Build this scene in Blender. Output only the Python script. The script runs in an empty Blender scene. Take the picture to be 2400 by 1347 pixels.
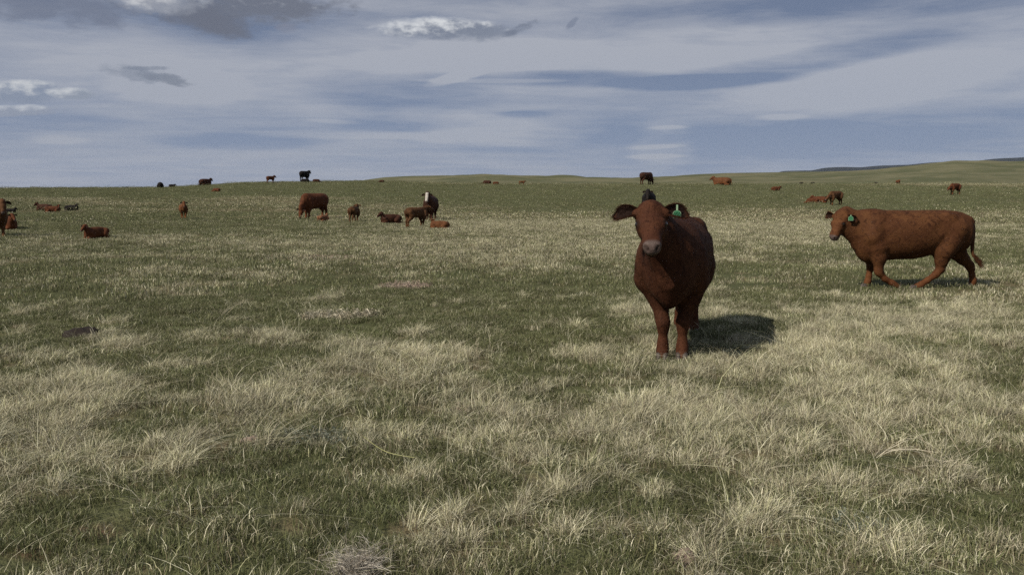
import bpy, math, random, time
import numpy as np
import openvdb as vdb
from mathutils import Vector, Matrix, Euler
T0 = time.time()
rng = np.random.default_rng(7)
R = math.radians
sc = bpy.context.scene

# ---------------------------------------------------------------- camera
FPX, CX, CY, CAMH = 2000.0, 1200.0, 673.5, 1.55          # the photograph is 2400 x 1347
PITCH = math.atan((CY - 440.0) / FPX)
cam_d = bpy.data.cameras.new('camera'); cam = bpy.data.objects.new('camera', cam_d)
sc.collection.objects.link(cam); sc.camera = cam
cam_d.sensor_width = 36; cam_d.lens = 36 * FPX / 2400
cam_d.clip_start = 0.05; cam_d.clip_end = 60000
cam.location = (0, 0, CAMH); cam.rotation_euler = (R(90) - PITCH, 0, 0)

# ---------------------------------------------------------------- sun and sky
SX, SY, SZ = 1.15, 0.95, 1.30                              # the way a shadow falls from 1.3 m up
sun_el = math.atan2(SZ, math.hypot(SX, SY))
sun_d = bpy.data.lights.new('sun', 'SUN'); sun = bpy.data.objects.new('sun', sun_d)
sc.collection.objects.link(sun)
sun_d.energy = 5.0; sun_d.angle = R(0.5); sun_d.color = (1.0, 0.90, 0.76)
sun.rotation_euler = Vector((SX, SY, -SZ)).to_track_quat('-Z', 'Y').to_euler()
sun.location = (0, 0, 30)
sun_az = math.atan2(-SX, -SY)                              # clockwise from +Y

sc.view_settings.view_transform = 'Standard'; sc.view_settings.look = 'None'
sc.view_settings.exposure = 0.0; sc.view_settings.gamma = 1.0
sc.view_settings.use_curve_mapping = False
sc.render.engine = 'CYCLES'
sc.cycles.max_bounces = 6; sc.cycles.diffuse_bounces = 3; sc.cycles.glossy_bounces = 2
sc.cycles.transmission_bounces = 2; sc.cycles.transparent_max_bounces = 4; sc.cycles.volume_bounces = 0
sc.cycles.use_denoising = False; sc.cycles.sample_clamp_indirect = 0.6

def ray(px, py):
    x = (px - CX) / FPX; z = -(py - CY) / FPX
    v = np.array([x, math.cos(PITCH) + z * math.sin(PITCH), z * math.cos(PITCH) - math.sin(PITCH)])
    return v / np.linalg.norm(v)
def azel(px, py):
    v = ray(px, py); return math.atan2(v[0], v[1]), math.asin(v[2])

class NT:
    """small node-tree helper"""
    def __init__(s, tree): s.t = tree; s.n = tree.nodes; s.l = tree.links
    def new(s, typ, **kw):
        n = s.n.new(typ)
        for k, v in kw.items(): setattr(n, k, v)
        return n
    def put(s, sock, v):
        if v is None: return
        if hasattr(v, 'is_output') or isinstance(v, bpy.types.NodeSocket): s.l.new(v, sock)
        else: sock.default_value = v
    def math(s, op, a, b=None, c=None, clamp=False):
        n = s.new('ShaderNodeMath', operation=op, use_clamp=clamp)
        s.put(n.inputs[0], a); s.put(n.inputs[1], b)
        if c is not None: s.put(n.inputs[2], c)
        return n.outputs[0]
    def vmath(s, op, a, b=None):
        n = s.new('ShaderNodeVectorMath', operation=op)
        s.put(n.inputs[0], a); s.put(n.inputs[1], b)
        return n.outputs[0]
    def mix(s, f, a, b, blend='MIX'):
        n = s.new('ShaderNodeMix', data_type='RGBA', blend_type=blend)
        s.put(n.inputs[0], f); s.put(n.inputs[6], a); s.put(n.inputs[7], b)
        return n.outputs[2]
    def noise(s, vec, scale, detail=4, rough=0.55, dist=0.0):
        n = s.new('ShaderNodeTexNoise'); s.put(n.inputs['Vector'], vec)
        n.inputs['Scale'].default_value = scale; n.inputs['Detail'].default_value = detail
        n.inputs['Roughness'].default_value = rough; n.inputs['Distortion'].default_value = dist
        return n.outputs['Fac']
    def ramp(s, f, a, b, lo=0.0, hi=1.0, smooth=True):
        n = s.new('ShaderNodeMapRange', interpolation_type='SMOOTHSTEP' if smooth else 'LINEAR')
        s.put(n.inputs[0], f); n.inputs[1].default_value = a; n.inputs[2].default_value = b
        n.inputs[3].default_value = lo; n.inputs[4].default_value = hi
        return n.outputs[0]
    def combine(s, x, y, z):
        n = s.new('ShaderNodeCombineXYZ'); s.put(n.inputs[0], x); s.put(n.inputs[1], y); s.put(n.inputs[2], z)
        return n.outputs[0]

def lin(r, g, b, a=1.0):
    f = lambda c: ((c / 255 + 0.055) / 1.055) ** 2.4 if c > 10 else c / 255 / 12.92
    return (f(r), f(g), f(b), a)

world = bpy.data.worlds.new('World'); sc.world = world; world.use_nodes = True
def build_sky():
    W = NT(world.node_tree); W.n.clear()
    out = W.new('ShaderNodeOutputWorld')
    sky = W.new('ShaderNodeTexSky', sky_type='NISHITA'); sky.sun_disc = False
    sky.sun_elevation = sun_el; sky.sun_rotation = sun_az; sky.altitude = 900
    sky.air_density = 1.0; sky.dust_density = 0.8; sky.ozone_density = 1.6
    bg = W.new('ShaderNodeBackground'); W.put(bg.inputs[0], sky.outputs[0]); bg.inputs[1].default_value = 0.075
    tc = W.new('ShaderNodeTexCoord')
    d = W.vmath('NORMALIZE', tc.outputs['Generated'])
    sep = W.new('ShaderNodeSeparateXYZ'); W.put(sep.inputs[0], d)
    X, Y, Z = sep.outputs
    az = W.math('ARCTAN2', X, Y); el = W.math('ARCSINE', Z)
    zz = W.math('ADD', W.math('MAXIMUM', Z, 0.0), 0.05)
    pl = W.combine(W.math('DIVIDE', X, zz), W.math('DIVIDE', Y, zz), 0.0)     # the flat high cloud deck
    big = W.noise(pl, 0.55, 5, 0.55, 0.6)
    strk = W.noise(W.vmath('MULTIPLY', pl, (0.55, 1.5, 1)), 0.9, 7, 0.6, 1.2)
    ae = W.combine(W.math('MULTIPLY', az, 4.0), W.math('MULTIPLY', el, 22.0), 0.0)
    band = W.noise(ae, 1.1, 6, 0.55, 0.5)
    fine = W.noise(W.combine(W.math('MULTIPLY', az, 9.0), W.math('MULTIPLY', el, 70.0), 2.0), 1.3, 7, 0.66, 1.0)
    veil = W.math('ADD', W.math('ADD', W.math('MULTIPLY', big, 0.30), W.math('MULTIPLY', strk, 0.22)),
                  W.math('ADD', W.math('MULTIPLY', band, 0.32), W.math('MULTIPLY', fine, 0.20)))
    veil = W.ramp(veil, 0.36, 0.66, .12, .88)
    # soft shapes: (px, py, half width, half height, tilt, gain)
    warps = {}
    def blob(px, py, w, h, soft=0.6, warp=0.5, wscale=1.0, tilt=0.0, grow=0.0):
        a0, e0 = azel(px, py)
        key = round(wscale, 1)
        if key not in warps: warps[key] = W.noise(W.combine(W.math('MULTIPLY', az, 1.0), W.math('MULTIPLY', el, 2.2), key * 3.0), 22 * key, 4, 0.62)
        wn = warps[key]
        da = W.math('SUBTRACT', az, a0); de = W.math('SUBTRACT', el, e0)
        de = W.math('SUBTRACT', de, W.math('MULTIPLY', da, tilt))
        q = W.math('ADD', W.math('POWER', W.math('ABSOLUTE', W.math('DIVIDE', da, w / FPX)), 2.0),
                   W.math('POWER', W.math('ABSOLUTE', W.math('DIVIDE', de, h / FPX)), 2.0))
        q = W.math('ADD', q, W.math('MULTIPLY', W.math('SUBTRACT', wn, 0.5), warp * 4))
        return W.ramp(q, 1.0 + soft + grow, 1.0 - soft + grow), wn
    light = veil
    for (px, py, w, h, soft, g, tilt) in [(1120, 135, 230, 42, 0.9, 0.60, 0.05), (1660, 130, 230, 45, .95, .30, 0),
            (1350, 120, 500, 110, .95, .22, 0), (2050, 200, 380, 45, .95, .42, 0.16), (1560, 335, 70, 50, .95, .45, 0), (1565, 299, 42, 5, .95, .5, 0.02), (1540, 344, 58, 5, .95, .45, 0.04), (1535, 367, 62, 5, .95, .6, 0.02), (900, 318, 300, 9, .9, .3, 0), (1100, 330, 160, 10, .9, .35, -.05), (1830, 275, 50, 6, .9, .4, 0), (780, 285, 60, 5, .9, .35, -.05), (140, 328, 50, 10, .9, .35, 0), (2200, 95, 300, 30, .9, .2, 0.05), (460, 190, 80, 22, .9, .45, 0), (2260, 230, 300, 28, .9, .25, 0.05),
            (420, 205, 130, 35, .9, .48, .0), (150, 110, 330, 70, .95, .25, 0), (700, 150, 400, 100, .95, .20, 0), (1140, 300, 200, 30, .95, .32, -.1),
            (1075, 180, 70, 12, .7, .65, 0.25), (1150, 190, 160, 5, .8, .4, 0)]:
        b, _ = blob(px, py, w, h, soft, 0.35, 0.5, tilt)
        light = W.math('ADD', light, W.math('MULTIPLY', b, g * 1.25))
    for (px, py, w, h, soft, g, tilt) in [(1300, 184, 270, 18, .8, .60, -.02), (1640, 192, 190, 15, .8, .55, 0.02), (1850, 150, 330, 26, .95, .42, 0.14), (600, 60, 230, 60, .95, .30, 0),
            (560, 332, 170, 18, .7, .38, 0), (90, 285, 170, 18, .9, .38, 0), (950, 215, 190, 50, .95, .38, 0), (1000, 100, 90, 60, .95, .2, 0), (2000, 12, 500, 30, .95, .35, 0),
            (1970, 300, 600, 40, .95, .34, 0), (330, 60, 260, 60, .95, .30, 0), (930, 290, 160, 16, .9, .3, 0), (1230, 268, 60, 7, .8, .3, 0), (1750, 345, 500, 45, .95, .3, 0)]:
        b, _ = blob(px, py, w, h, soft, 0.3, 0.5, tilt)
        light = W.math('SUBTRACT', light, W.math('MULTIPLY', b, g * 1.35))
    light = W.math('MULTIPLY', W.math('ADD', light, 0.0), 1.0, clamp=True)
    lo = W.ramp(el, 0.0, 0.25)
    base = W.mix(lo, lin(124, 139, 167), lin(104, 117, 143))
    hi = W.mix(lo, lin(158, 164, 179), lin(172, 175, 184))
    col = W.mix(light, base, hi)
    # cumulus: a ragged body that is bright on the upper left and grey below
    def cumulus(px, py, w, h, bright, dark, col, warp=.9, wsc=1.3, tilt=0.0, lit=0.35, op=1.0, grow=0.0):
        b, wn = blob(px, py, w, h, .9, warp * 1.1, wsc, tilt, grow)
        a0, e0 = azel(px, py)
        up = W.math('DIVIDE', W.math('SUBTRACT', el, e0), h / FPX)
        lf = W.math('DIVIDE', W.math('SUBTRACT', a0, az), w / FPX)
        if 'lit' not in warps: warps['lit'] = W.noise(W.combine(W.math('MULTIPLY', az, 1.0), W.math('MULTIPLY', el, 1.8), 3.0), 58, 4, 0.6)
        wn2 = warps['lit']
        sh = W.math('ADD', W.math('ADD', W.math('MULTIPLY', up, 0.55), W.math('MULTIPLY', lf, 0.45)), W.math('MULTIPLY', W.math('SUBTRACT', wn2, 0.5), 3.2))
        sh = W.ramp(sh, lit - 0.5, lit + 0.9)
        c = W.mix(sh, dark, bright)
        return W.mix(W.math('MULTIPLY', b, op), col, c)
    G, Dk, Md = lin(205, 207, 210), lin(98, 102, 118), lin(122, 129, 146)
    col = cumulus(548, 8, 205, 42, lin(186, 189, 195), lin(108, 112, 125), col, 1.0, 1.5, 0, .40, .92)
    col = cumulus(490, 52, 80, 28, lin(150, 154, 166), lin(104, 108, 122), col, .9, 1.2, -.1, 1.3, .95)
    col = cumulus(375, 6, 70, 20, lin(205, 206, 209), lin(150, 154, 165), col, .8, 1.5, 0, .1, .9)
    col = cumulus(670, 66, 26, 10, Md, lin(128, 132, 148), col, 1, 1.5, 0, .6, .7)
    col = cumulus(1045, 70, 122, 19, lin(215, 217, 220), lin(125, 132, 148), col, .8, 1.5, -.02, .05, 1.0, .3)
    col = cumulus(1222, 66, 32, 8, Md, lin(112, 119, 136), col, 1.1, 2.0, .35, .9, .85)
    col = cumulus(1343, 52, 15, 8, Md, lin(118, 126, 145), col, 1.1, 2.0, .9, .9, .7)
    col = cumulus(318, 172, 46, 14, lin(140, 147, 161), lin(122, 130, 147), col, 1.5, 2.0, -.1, .5, .6, .2)
    col = cumulus(395, 186, 46, 9, lin(128, 135, 150), lin(115, 122, 138), col, 1.4, 2.0, -.15, .6, .75, .2)
    col = cumulus(340, 160, 40, 4, lin(140, 147, 161), lin(118, 126, 143), col, 1.2, 2.0, .05, .6, .6, .2)
    col = cumulus(40, 218, 62, 17, G, lin(132, 142, 162), col, .8, 1.5, .1, .15, 1.0, .7)
    col = cumulus(30, 260, 60, 9, lin(188, 192, 200), lin(140, 148, 166), col, .8, 1.5, .05, .1, 1.0, .7)
    col = cumulus(166, 219, 32, 9, lin(198, 201, 206), lin(140, 148, 164), col, .8, 1.5, .0, .0, 1.0, .8)
    col = cumulus(60, 2, 170, 36, lin(140, 146, 160), lin(108, 115, 134), col, 1.1, 1.2, -.1, .7, .75)
    cb = W.new('ShaderNodeBackground'); W.put(cb.inputs[0], col); cb.inputs[1].default_value = 1.0
    mx = W.new('ShaderNodeMixShader'); mx.inputs[0].default_value = 0.94
    W.l.new(bg.outputs[0], mx.inputs[1]); W.l.new(cb.outputs[0], mx.inputs[2]); W.l.new(mx.outputs[0], out.inputs[0])
build_sky()
world.cycles.sampling_method = 'MANUAL'; world.cycles.sample_map_resolution = 512

# ---------------------------------------------------------------- noise and helpers
def vnoise(x, y, seed=0):
    xi = np.floor(x).astype(np.int64); yi = np.floor(y).astype(np.int64)
    fx = x - xi; fy = y - yi; fx = fx * fx * (3 - 2 * fx); fy = fy * fy * (3 - 2 * fy)
    def h(a, b):
        n = (a * 374761393 + b * 668265263 + seed * 974634777) & 0xffffffff
        n = ((n ^ (n >> 13)) * 1274126177) & 0xffffffff
        return ((n ^ (n >> 16)) & 0xffff) / 65535.0
    return (h(xi, yi) * (1 - fx) + h(xi + 1, yi) * fx) * (1 - fy) + (h(xi, yi + 1) * (1 - fx) + h(xi + 1, yi + 1) * fx) * fy
def fbm(x, y, oct=4, seed=0):
    s = 0; a = 0.5; t = 0
    for i in range(oct):
        s = s + a * vnoise(x, y, seed + i * 17); t += a; a *= 0.55; x = x * 2.03 + 11.3; y = y * 2.03 + 5.7
    return s / t
def sstep(t): t = np.clip(t, 0, 1); return t * t * (3 - 2 * t)

def prof(pts, D):
    """skyline points in the photograph -> (azimuth, height at distance D)"""
    a = []; z = []
    for px, py in pts:
        az, el = azel(px, py); a.append(az); z.append(CAMH + D * math.tan(el))
    return np.array(a), np.array(z)
D1, D2, D3 = 112.0, 520.0, 5200.0
crest = prof([(-700, 441), (0, 440), (370, 439), (470, 434), (560, 428), (640, 426), (720, 425), (820, 424), (900, 424), (1000, 427), (1100, 430), (1200, 431), (1600, 431), (2400, 431), (3000, 432)], D1)
hill = prof([(-900, 452), (600, 446), (700, 440), (780, 432), (870, 420), (900, 416), (960, 413), (1050, 411), (1130, 412), (1230, 416), (1290, 417), (1350, 416), (1440, 417), (1540, 417),
             (1600, 411), (1650, 408), (1720, 406), (1860, 404), (1960, 403), (2040, 400), (2110, 394), (2180, 387), (2240, 381), (2300, 381), (2340, 383), (2400, 383), (2700, 376), (3300, 400)], D2)
ridge = prof([(-900, 470), (1500, 440), (1780, 415), (1836, 403), (1900, 400), (1930, 394), (1960, 392), (2020, 393), (2070, 389), (2130, 387), (2180, 382), (2230, 380), (2300, 378), (2330, 375), (2400, 371), (2600, 372), (3300, 420)], D3)

def terrain(x, y, rough=True):
    x = np.asarray(x, float); y = np.asarray(y, float)
    r = np.hypot(x, y) + 1e-9
    az = np.arctan2(x, y); az = np.clip(az, -1.0, 1.0)
    zc = np.interp(az, *crest)
    t = np.clip((r - 46) / (D1 - 46), 0, 1)
    z = zc * np.where(t < 1, t ** 1.5, 1)
    # past the crest the land falls, then climbs to the far hills
    dip = np.where(r > D1, sstep((r - D1) / 90), 0)
    zh = np.interp(az, *hill)
    climb = np.where(r > 190, sstep((r - 190) / (D2 - 190)), 0)
    wob = (fbm(x / 60, y / 60, 4, 3) - 0.5) * 9 * climb * (1 - sstep((r - 430) / 90)) * np.clip((zh + 2) / 10, 0.15, 1)
    z = z + dip * (-1.5 - np.maximum(z, 0) * 0.6) * (1 - climb) + climb * (zh - z) + wob
    back = np.where(r > D2, sstep((r - D2) / 500), 0)
    z = z + back * (-32 - z)
    zr = np.interp(az, *ridge)
    up = np.where(r > 2600, sstep((r - 2600) / (D3 - 2600)), 0)
    z = z + up * (zr + (fbm(x / 400, y / 400, 4, 8) - 0.5) * 40 * (1 - sstep((r - 4700) / 500)) - z)
    z = z - 120 * sstep((r - D3) / 3000)
    if rough:
        n = (fbm(x / 6.0, y / 6.0, 3, 5) - 0.5) * 0.10 + (fbm(x / 1.3, y / 1.3, 2, 9) - 0.5) * 0.045
        n = n * np.clip(r / 5, 0.4, 1) * (1 - sstep((r - 90) / 40))
        z = z + n
    return z

def ground_at(px, py, far=118):
    """where the line of sight through a pixel meets the ground"""
    v = ray(px, py); t = np.concatenate([np.arange(2.5, 60, 0.02), np.arange(60, far, 0.05), np.arange(far, 700, .5)])
    P = np.array([0, 0, CAMH]) + t[:, None] * v
    below = P[:, 2] <= terrain(P[:, 0], P[:, 1])
    i = int(np.argmax(below)) if below.any() else int(np.argmin(P[:, 2] - terrain(P[:, 0], P[:, 1])))
    x, y = P[i, 0], P[i, 1]
    return Vector((x, y, float(terrain(x, y))))

# dry (straw) and bare-earth cover, with one painted shadow streak, as anchors seen on the ground of the photograph
DRY = [  # px, py, half width, half height, amount
    (100, 950, 190, 75, .75), (60, 1110, 200, 110, 1.3), (310, 1060, 170, 80, 1.1), (560, 1000, 80, 55, 1.2), (400, 1110, 60, 60, .8), (880, 1160, 90, 40, .5), (1180, 1180, 90, 40, .5), (430, 970, 120, 50, .4), (680, 930, 90, 40, .6), (560, 790, 150, 26, .75), (680, 800, 60, 28, .6),
    (820, 850, 120, 50, .6), (1200, 900, 170, 60, .7), (1000, 900, 140, 50, .4), (950, 1000, 200, 60, .35), (1180, 1110, 130, 60, .55), (1050, 1200, 180, 60, .3),
    (1620, 960, 260, 90, .75), (1900, 1000, 330, 130, .75), (1650, 1100, 240, 80, .5), (2250, 900, 300, 120, .7), (1350, 1010, 130, 70, .4), (2100, 1200, 330, 120, .45), (1450, 1050, 160, 70, .5),
    (2150, 760, 380, 55, .55), (1900, 830, 150, 40, .8), (2330, 700, 200, 40, .5), (1600, 880, 130, 35, .6), (1800, 1280, 160, 60, .4), (2280, 1310, 200, 60, .7),
    (1950, 700, 300, 18, .30), (2250, 560, 300, 40, .35), (1780, 560, 300, 50, .45), (1250, 560, 300, 45, .75), (1300, 600, 330, 30, .55), (1000, 575, 280, 35, .50), (900, 600, 250, 18, .5), (500, 620, 240, 30, .25),
    (1300, 520, 400, 18, .6), (1820, 510, 260, 22, .9), (1850, 540, 300, 25, .55), (2340, 505, 120, 14, .9), (520, 650, 130, 30, .45), (620, 575, 300, 22, .35), (1020, 490, 130, 12, .3),
    (900, 490, 300, 8, .75), (900, 507, 260, 4, .45), (640, 466, 210, 6, .85), (560, 478, 200, 6, .6), (470, 492, 240, 4, .6), (150, 472, 240, 6, .85), (60, 466, 150, 3, .7), (240, 480, 200, 3, .5),
    (1900, 500, 260, 4, .3), (2300, 433, 190, 2.2, 1.6), (800, 433, 30, 2, .4), (1500, 432, 300, 1.5, .35), (300, 560, 300, 8, .3), (1200, 470, 60, 5, .2), (740, 605, 90, 8, .5)]
WET = [(1150, 760, 420, 48, .7), (700, 740, 300, 22, .35), (150, 800, 240, 60, .6), (500, 870, 240, 35, .55), (1400, 468, 460, 24, .9), (200, 455, 400, 8, .6), (800, 445, 500, 10, .6), (1050, 690, 330, 25, .35), (2000, 462, 420, 22, .9), (1600, 690, 120, 30, .3),
       (300, 700, 300, 40, .3), (2100, 590, 300, 22, .3), (1550, 500, 100, 10, .3), (400, 515, 300, 14, .35), (300, 535, 300, 8, .3), (700, 545, 200, 9, .3), (1200, 640, 300, 18, .4), (850, 1130, 120, 60, .3), (1450, 1200, 160, 50, .3), (2000, 880, 130, 30, .4), (2370, 1060, 70, 50, .6)]
SOIL_SHADE = [(165, 1280, 75, 18, 1.0), (30, 1335, 60, 22, 1.0), (470, 1092, 90, 20, .8), (520, 1062, 30, 22, .6), (330, 1165, 40, 18, .6), (2000, 1290, 55, 16, .7), (1060, 886, 50, 8, .9), (1480, 857, 45, 7, .7), (1780, 560, 60, 3, .4), (440, 645, 60, 3, .6), (1220, 1085, 50, 16, .6),
        (1600, 1275, 50, 20, .6), (195, 784, 60, 6, .5), (40, 768, 60, 4, .8)]  # last anchor: a dark shadow streak painted in as bare brown earth
def imgxy(x, y):
    y = np.maximum(y, 0.3)
    return 1200 + FPX * x / y, 440 + FPX * CAMH / y
def cover(lst, x, y, z=None):
    if z is None: px, py = imgxy(x, y)
    else:
        yy = np.maximum(y, 0.3); px = 1200 + FPX * x / yy; py = 440 + FPX * (CAMH - z) / yy
    s = np.zeros_like(px)
    for (a, b, w, h, k) in lst:
        s = s + k * np.exp(-((px - a) / w) ** 2 - ((py - b) / h) ** 2)
    return s
def masks(x, y):
    x = np.asarray(x, float); y = np.asarray(y, float)
    r = np.hypot(x, y)
    z = terrain(x, y, False)
    n1 = fbm(x / .8, y / .8, 4, 21); n2 = fbm(x / 9, y / 9, 3, 33); n3 = fbm(x / 0.25, y / 0.25, 2, 41)
    wide = sstep((r - 14) / 30)
    n4 = fbm(x / 14, y / 5, 4, 57)
    front = (y > 1.5).astype(float)
    base = 0.20 + .07 * sstep((r - 10) / 20)
    s = base + (cover(DRY, x, y, z) * (0.62 + .25 * wide) - cover(WET, x, y, z) * (0.45 + .2 * wide)) * front
    s = s + (n1 - 0.5) * (2.3 - 1.2 * wide) + (n2 - 0.5) * 0.6 + (n3 - 0.5) * 1.9 * (1 - wide) + (n4 - .5) * 1.0 * wide
    soil = np.clip(cover(SOIL_SHADE, x, y, z) * front * 1.3 - 0.25 + (n3 - 0.5) * 1.0, 0, 1)
    return np.clip(s, 0, 1), soil

def new_mesh(name, V, F, mat=None, smooth=True, attrs=None):
    me = bpy.data.meshes.new(name); V = np.asarray(V, np.float32)
    if isinstance(F, np.ndarray):
        nf, k = F.shape
        me.vertices.add(len(V)); me.vertices.foreach_set('co', V.ravel())
        me.loops.add(nf * k); me.polygons.add(nf)
        me.polygons.foreach_set('loop_start', np.arange(0, nf * k, k, dtype=np.int32))
        me.loops.foreach_set('vertex_index', F.ravel().astype(np.int32))
        me.update(calc_edges=True)
    else: me.from_pydata([tuple(v) for v in V], [], F); me.update()
    if smooth: me.polygons.foreach_set('use_smooth', [True] * len(me.polygons))
    if mat: me.materials.append(mat)
    for k, a in (attrs or {}).items():
        at = me.color_attributes.new(k, 'FLOAT_COLOR', 'POINT')
        at.data.foreach_set('color', np.asarray(a, np.float32).ravel())
    return me
def link(name, me, parent=None, loc=None, **props):
    o = bpy.data.objects.new(name, me); sc.collection.objects.link(o)
    if parent: o.parent = parent
    if loc is not None: o.location = loc
    for k, v in props.items(): o[k] = v
    return o

# ---------------------------------------------------------------- materials
def material(name):
    m = bpy.data.materials.new(name); m.use_nodes = True
    t = NT(m.node_tree); b = t.n['Principled BSDF']; return m, t, b

def mat_ground():
    m, t, b = material('pasture_ground')
    g = t.new('ShaderNodeNewGeometry'); P = g.outputs['Position']
    at = t.new('ShaderNodeAttribute'); at.attribute_name = 'cover'
    s = t.new('ShaderNodeSeparateColor'); t.put(s.inputs[0], at.outputs['Color'])
    dry, soil, far = s.outputs
    n1 = t.noise(P, 3.0, 6, 0.65); n2 = t.noise(P, 22.0, 4, 0.6); n3 = t.noise(P, 0.35, 5, 0.6)
    n4 = t.noise(t.vmath('MULTIPLY', P, (0.25, 1.0, 1.0)), 1.6, 5, 0.7)
    green = t.mix(n1, (0.055, 0.062, 0.028, 1), (0.095, 0.105, 0.048, 1))
    green = t.mix(t.ramp(n3, .35, .7), green, (0.085, 0.088, 0.044, 1))
    straw = t.mix(n2, (0.07, 0.060, 0.034, 1), (0.19, 0.165, 0.095, 1))
    f = t.math('ADD', dry, t.math('MULTIPLY', t.math('SUBTRACT', t.math('ADD', n1, n4), 1.0), 0.9), clamp=True)
    f = t.ramp(f, 0.15, 0.85)
    col = t.mix(f, green, straw)
    hn = t.noise(t.vmath('MULTIPLY', P, (1, 1, 0.0)), 0.03, 6, 0.65); hn2 = t.noise(P, 0.25, 4, .7)
    hillc = t.mix(t.ramp(hn, .38, .62), (0.078, 0.085, 0.044, 1), (0.135, 0.130, 0.076, 1))
    hillc = t.mix(t.ramp(hn2, .55, .75), hillc, (0.060, 0.068, 0.038, 1))
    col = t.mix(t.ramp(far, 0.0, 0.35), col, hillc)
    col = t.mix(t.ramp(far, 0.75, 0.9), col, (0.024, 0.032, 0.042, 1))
    soilc = t.mix(n2, (0.060, 0.036, 0.024, 1), (0.13, 0.080, 0.055, 1))
    col = t.mix(soil, col, soilc)
    t.put(b.inputs['Base Color'], col); b.inputs['Roughness'].default_value = 0.95
    b.inputs['Specular IOR Level'].default_value = 0.1
    bp = t.new('ShaderNodeBump'); bp.inputs['Strength'].default_value = 0.9; bp.inputs['Distance'].default_value = 0.05
    t.put(bp.inputs['Height'], t.math('ADD', n2, t.math('MULTIPLY', n1, 1.5))); t.put(b.inputs['Normal'], bp.outputs[0])
    return m
def mat_blade():
    m, t, b = material('grass_blade')
    at = t.new('ShaderNodeAttribute'); at.attribute_name = 'col'
    oi = t.new('ShaderNodeObjectInfo')
    g = t.new('ShaderNodeNewGeometry')
    n = t.noise(g.outputs['Position'], 0.9, 4, .6)
    hsv = t.new('ShaderNodeHueSaturation'); t.put(hsv.inputs['Color'], at.outputs['Color'])
    t.put(hsv.inputs['Value'], t.math('ADD', t.ramp(oi.outputs['Random'], 0, 1, .78, 1.18, False), t.ramp(n, .3, .7, -.15, .15)))
    t.put(hsv.inputs['Hue'], t.ramp(oi.outputs['Random'], 0, 1, .49, .51, False))
    df = t.new('ShaderNodeBsdfDiffuse'); tr = t.new('ShaderNodeBsdfTranslucent'); gl = t.new('ShaderNodeBsdfGlossy')
    gl.inputs['Roughness'].default_value = .45; gl.inputs['Color'].default_value = (.8, .8, .7, 1)
    t.put(df.inputs[0], hsv.outputs[0]); t.put(tr.inputs[0], hsv.outputs[0])
    a = t.new('ShaderNodeMixShader'); a.inputs[0].default_value = .20
    c = t.new('ShaderNodeMixShader'); c.inputs[0].default_value = .03
    t.l.new(df.outputs[0], a.inputs[1]); t.l.new(tr.outputs[0], a.inputs[2])
    t.l.new(a.outputs[0], c.inputs[1]); t.l.new(gl.outputs[0], c.inputs[2])
    t.l.new(c.outputs[0], t.n['Material Output'].inputs[0]); t.n.remove(b)
    return m
def mat_hide():
    m, t, b = material('cattle_hide')
    oi = t.new('ShaderNodeObjectInfo'); tc = t.new('ShaderNodeTexCoord'); P = tc.outputs['Object']
    at = t.new('ShaderNodeAttribute'); at.attribute_name = 'marks'
    s = t.new('ShaderNodeSeparateColor'); t.put(s.inputs[0], at.outputs['Color'])
    base = oi.outputs['Color']
    n1 = t.noise(P, 2.6, 6, .66, .8); n2 = t.noise(P, 11.0, 5, .65, 1.2); n3 = t.noise(t.vmath('MULTIPLY', P, (1.0, 1.0, 1.0)), 90.0, 3, .7)
    dark = t.mix(1.0, base, (.38, .36, .40, 1), 'MULTIPLY'); lightc = t.mix(1.0, base, (1.45, 1.55, 1.45, 1), 'MULTIPLY')
    col = t.mix(t.ramp(n1, .40, .62), base, lightc)
    col = t.mix(t.math('MULTIPLY', t.ramp(n2, .50, .66), .75), col, dark)
    col = t.mix(t.math('MULTIPLY', t.ramp(n3, .35, .75), .15), col, dark)
    col = t.mix(t.math('MULTIPLY', s.outputs[2], .5), col, t.mix(1.0, lightc, (1.25, 1.05, 1.0, 1), 'MULTIPLY'))
    col = t.mix(s.outputs[1], col, t.mix(n2, (.30, .28, .25, 1), (.48, .46, .42, 1)))
    sb = t.new('ShaderNodeSeparateColor'); t.put(sb.inputs[0], base)
    nosef = t.math('MULTIPLY', s.outputs[0], t.math('MULTIPLY', sb.outputs[0], 22.0, clamp=True))
    col = t.mix(nosef, col, t.mix(t.noise(P, 40, 3), (.045, .033, .031, 1), (.125, .092, .082, 1)))
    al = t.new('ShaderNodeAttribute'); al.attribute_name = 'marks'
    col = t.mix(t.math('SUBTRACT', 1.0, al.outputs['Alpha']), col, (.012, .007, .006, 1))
    t.put(b.inputs['Base Color'], col)
    t.put(b.inputs['Roughness'], t.math('SUBTRACT', .74, t.math('MULTIPLY', s.outputs[0], .38)))
    b.inputs['Specular IOR Level'].default_value = .10
    b.inputs['Sheen Weight'].default_value = .0
    bp = t.new('ShaderNodeBump'); bp.inputs['Strength'].default_value = .55; bp.inputs['Distance'].default_value = .02
    hgt = t.math('ADD', t.math('MULTIPLY', n2, 1.0), t.math('MULTIPLY', n3, .35))
    t.put(bp.inputs['Height'], hgt); t.put(b.inputs['Normal'], bp.outputs[0])
    return m
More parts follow.
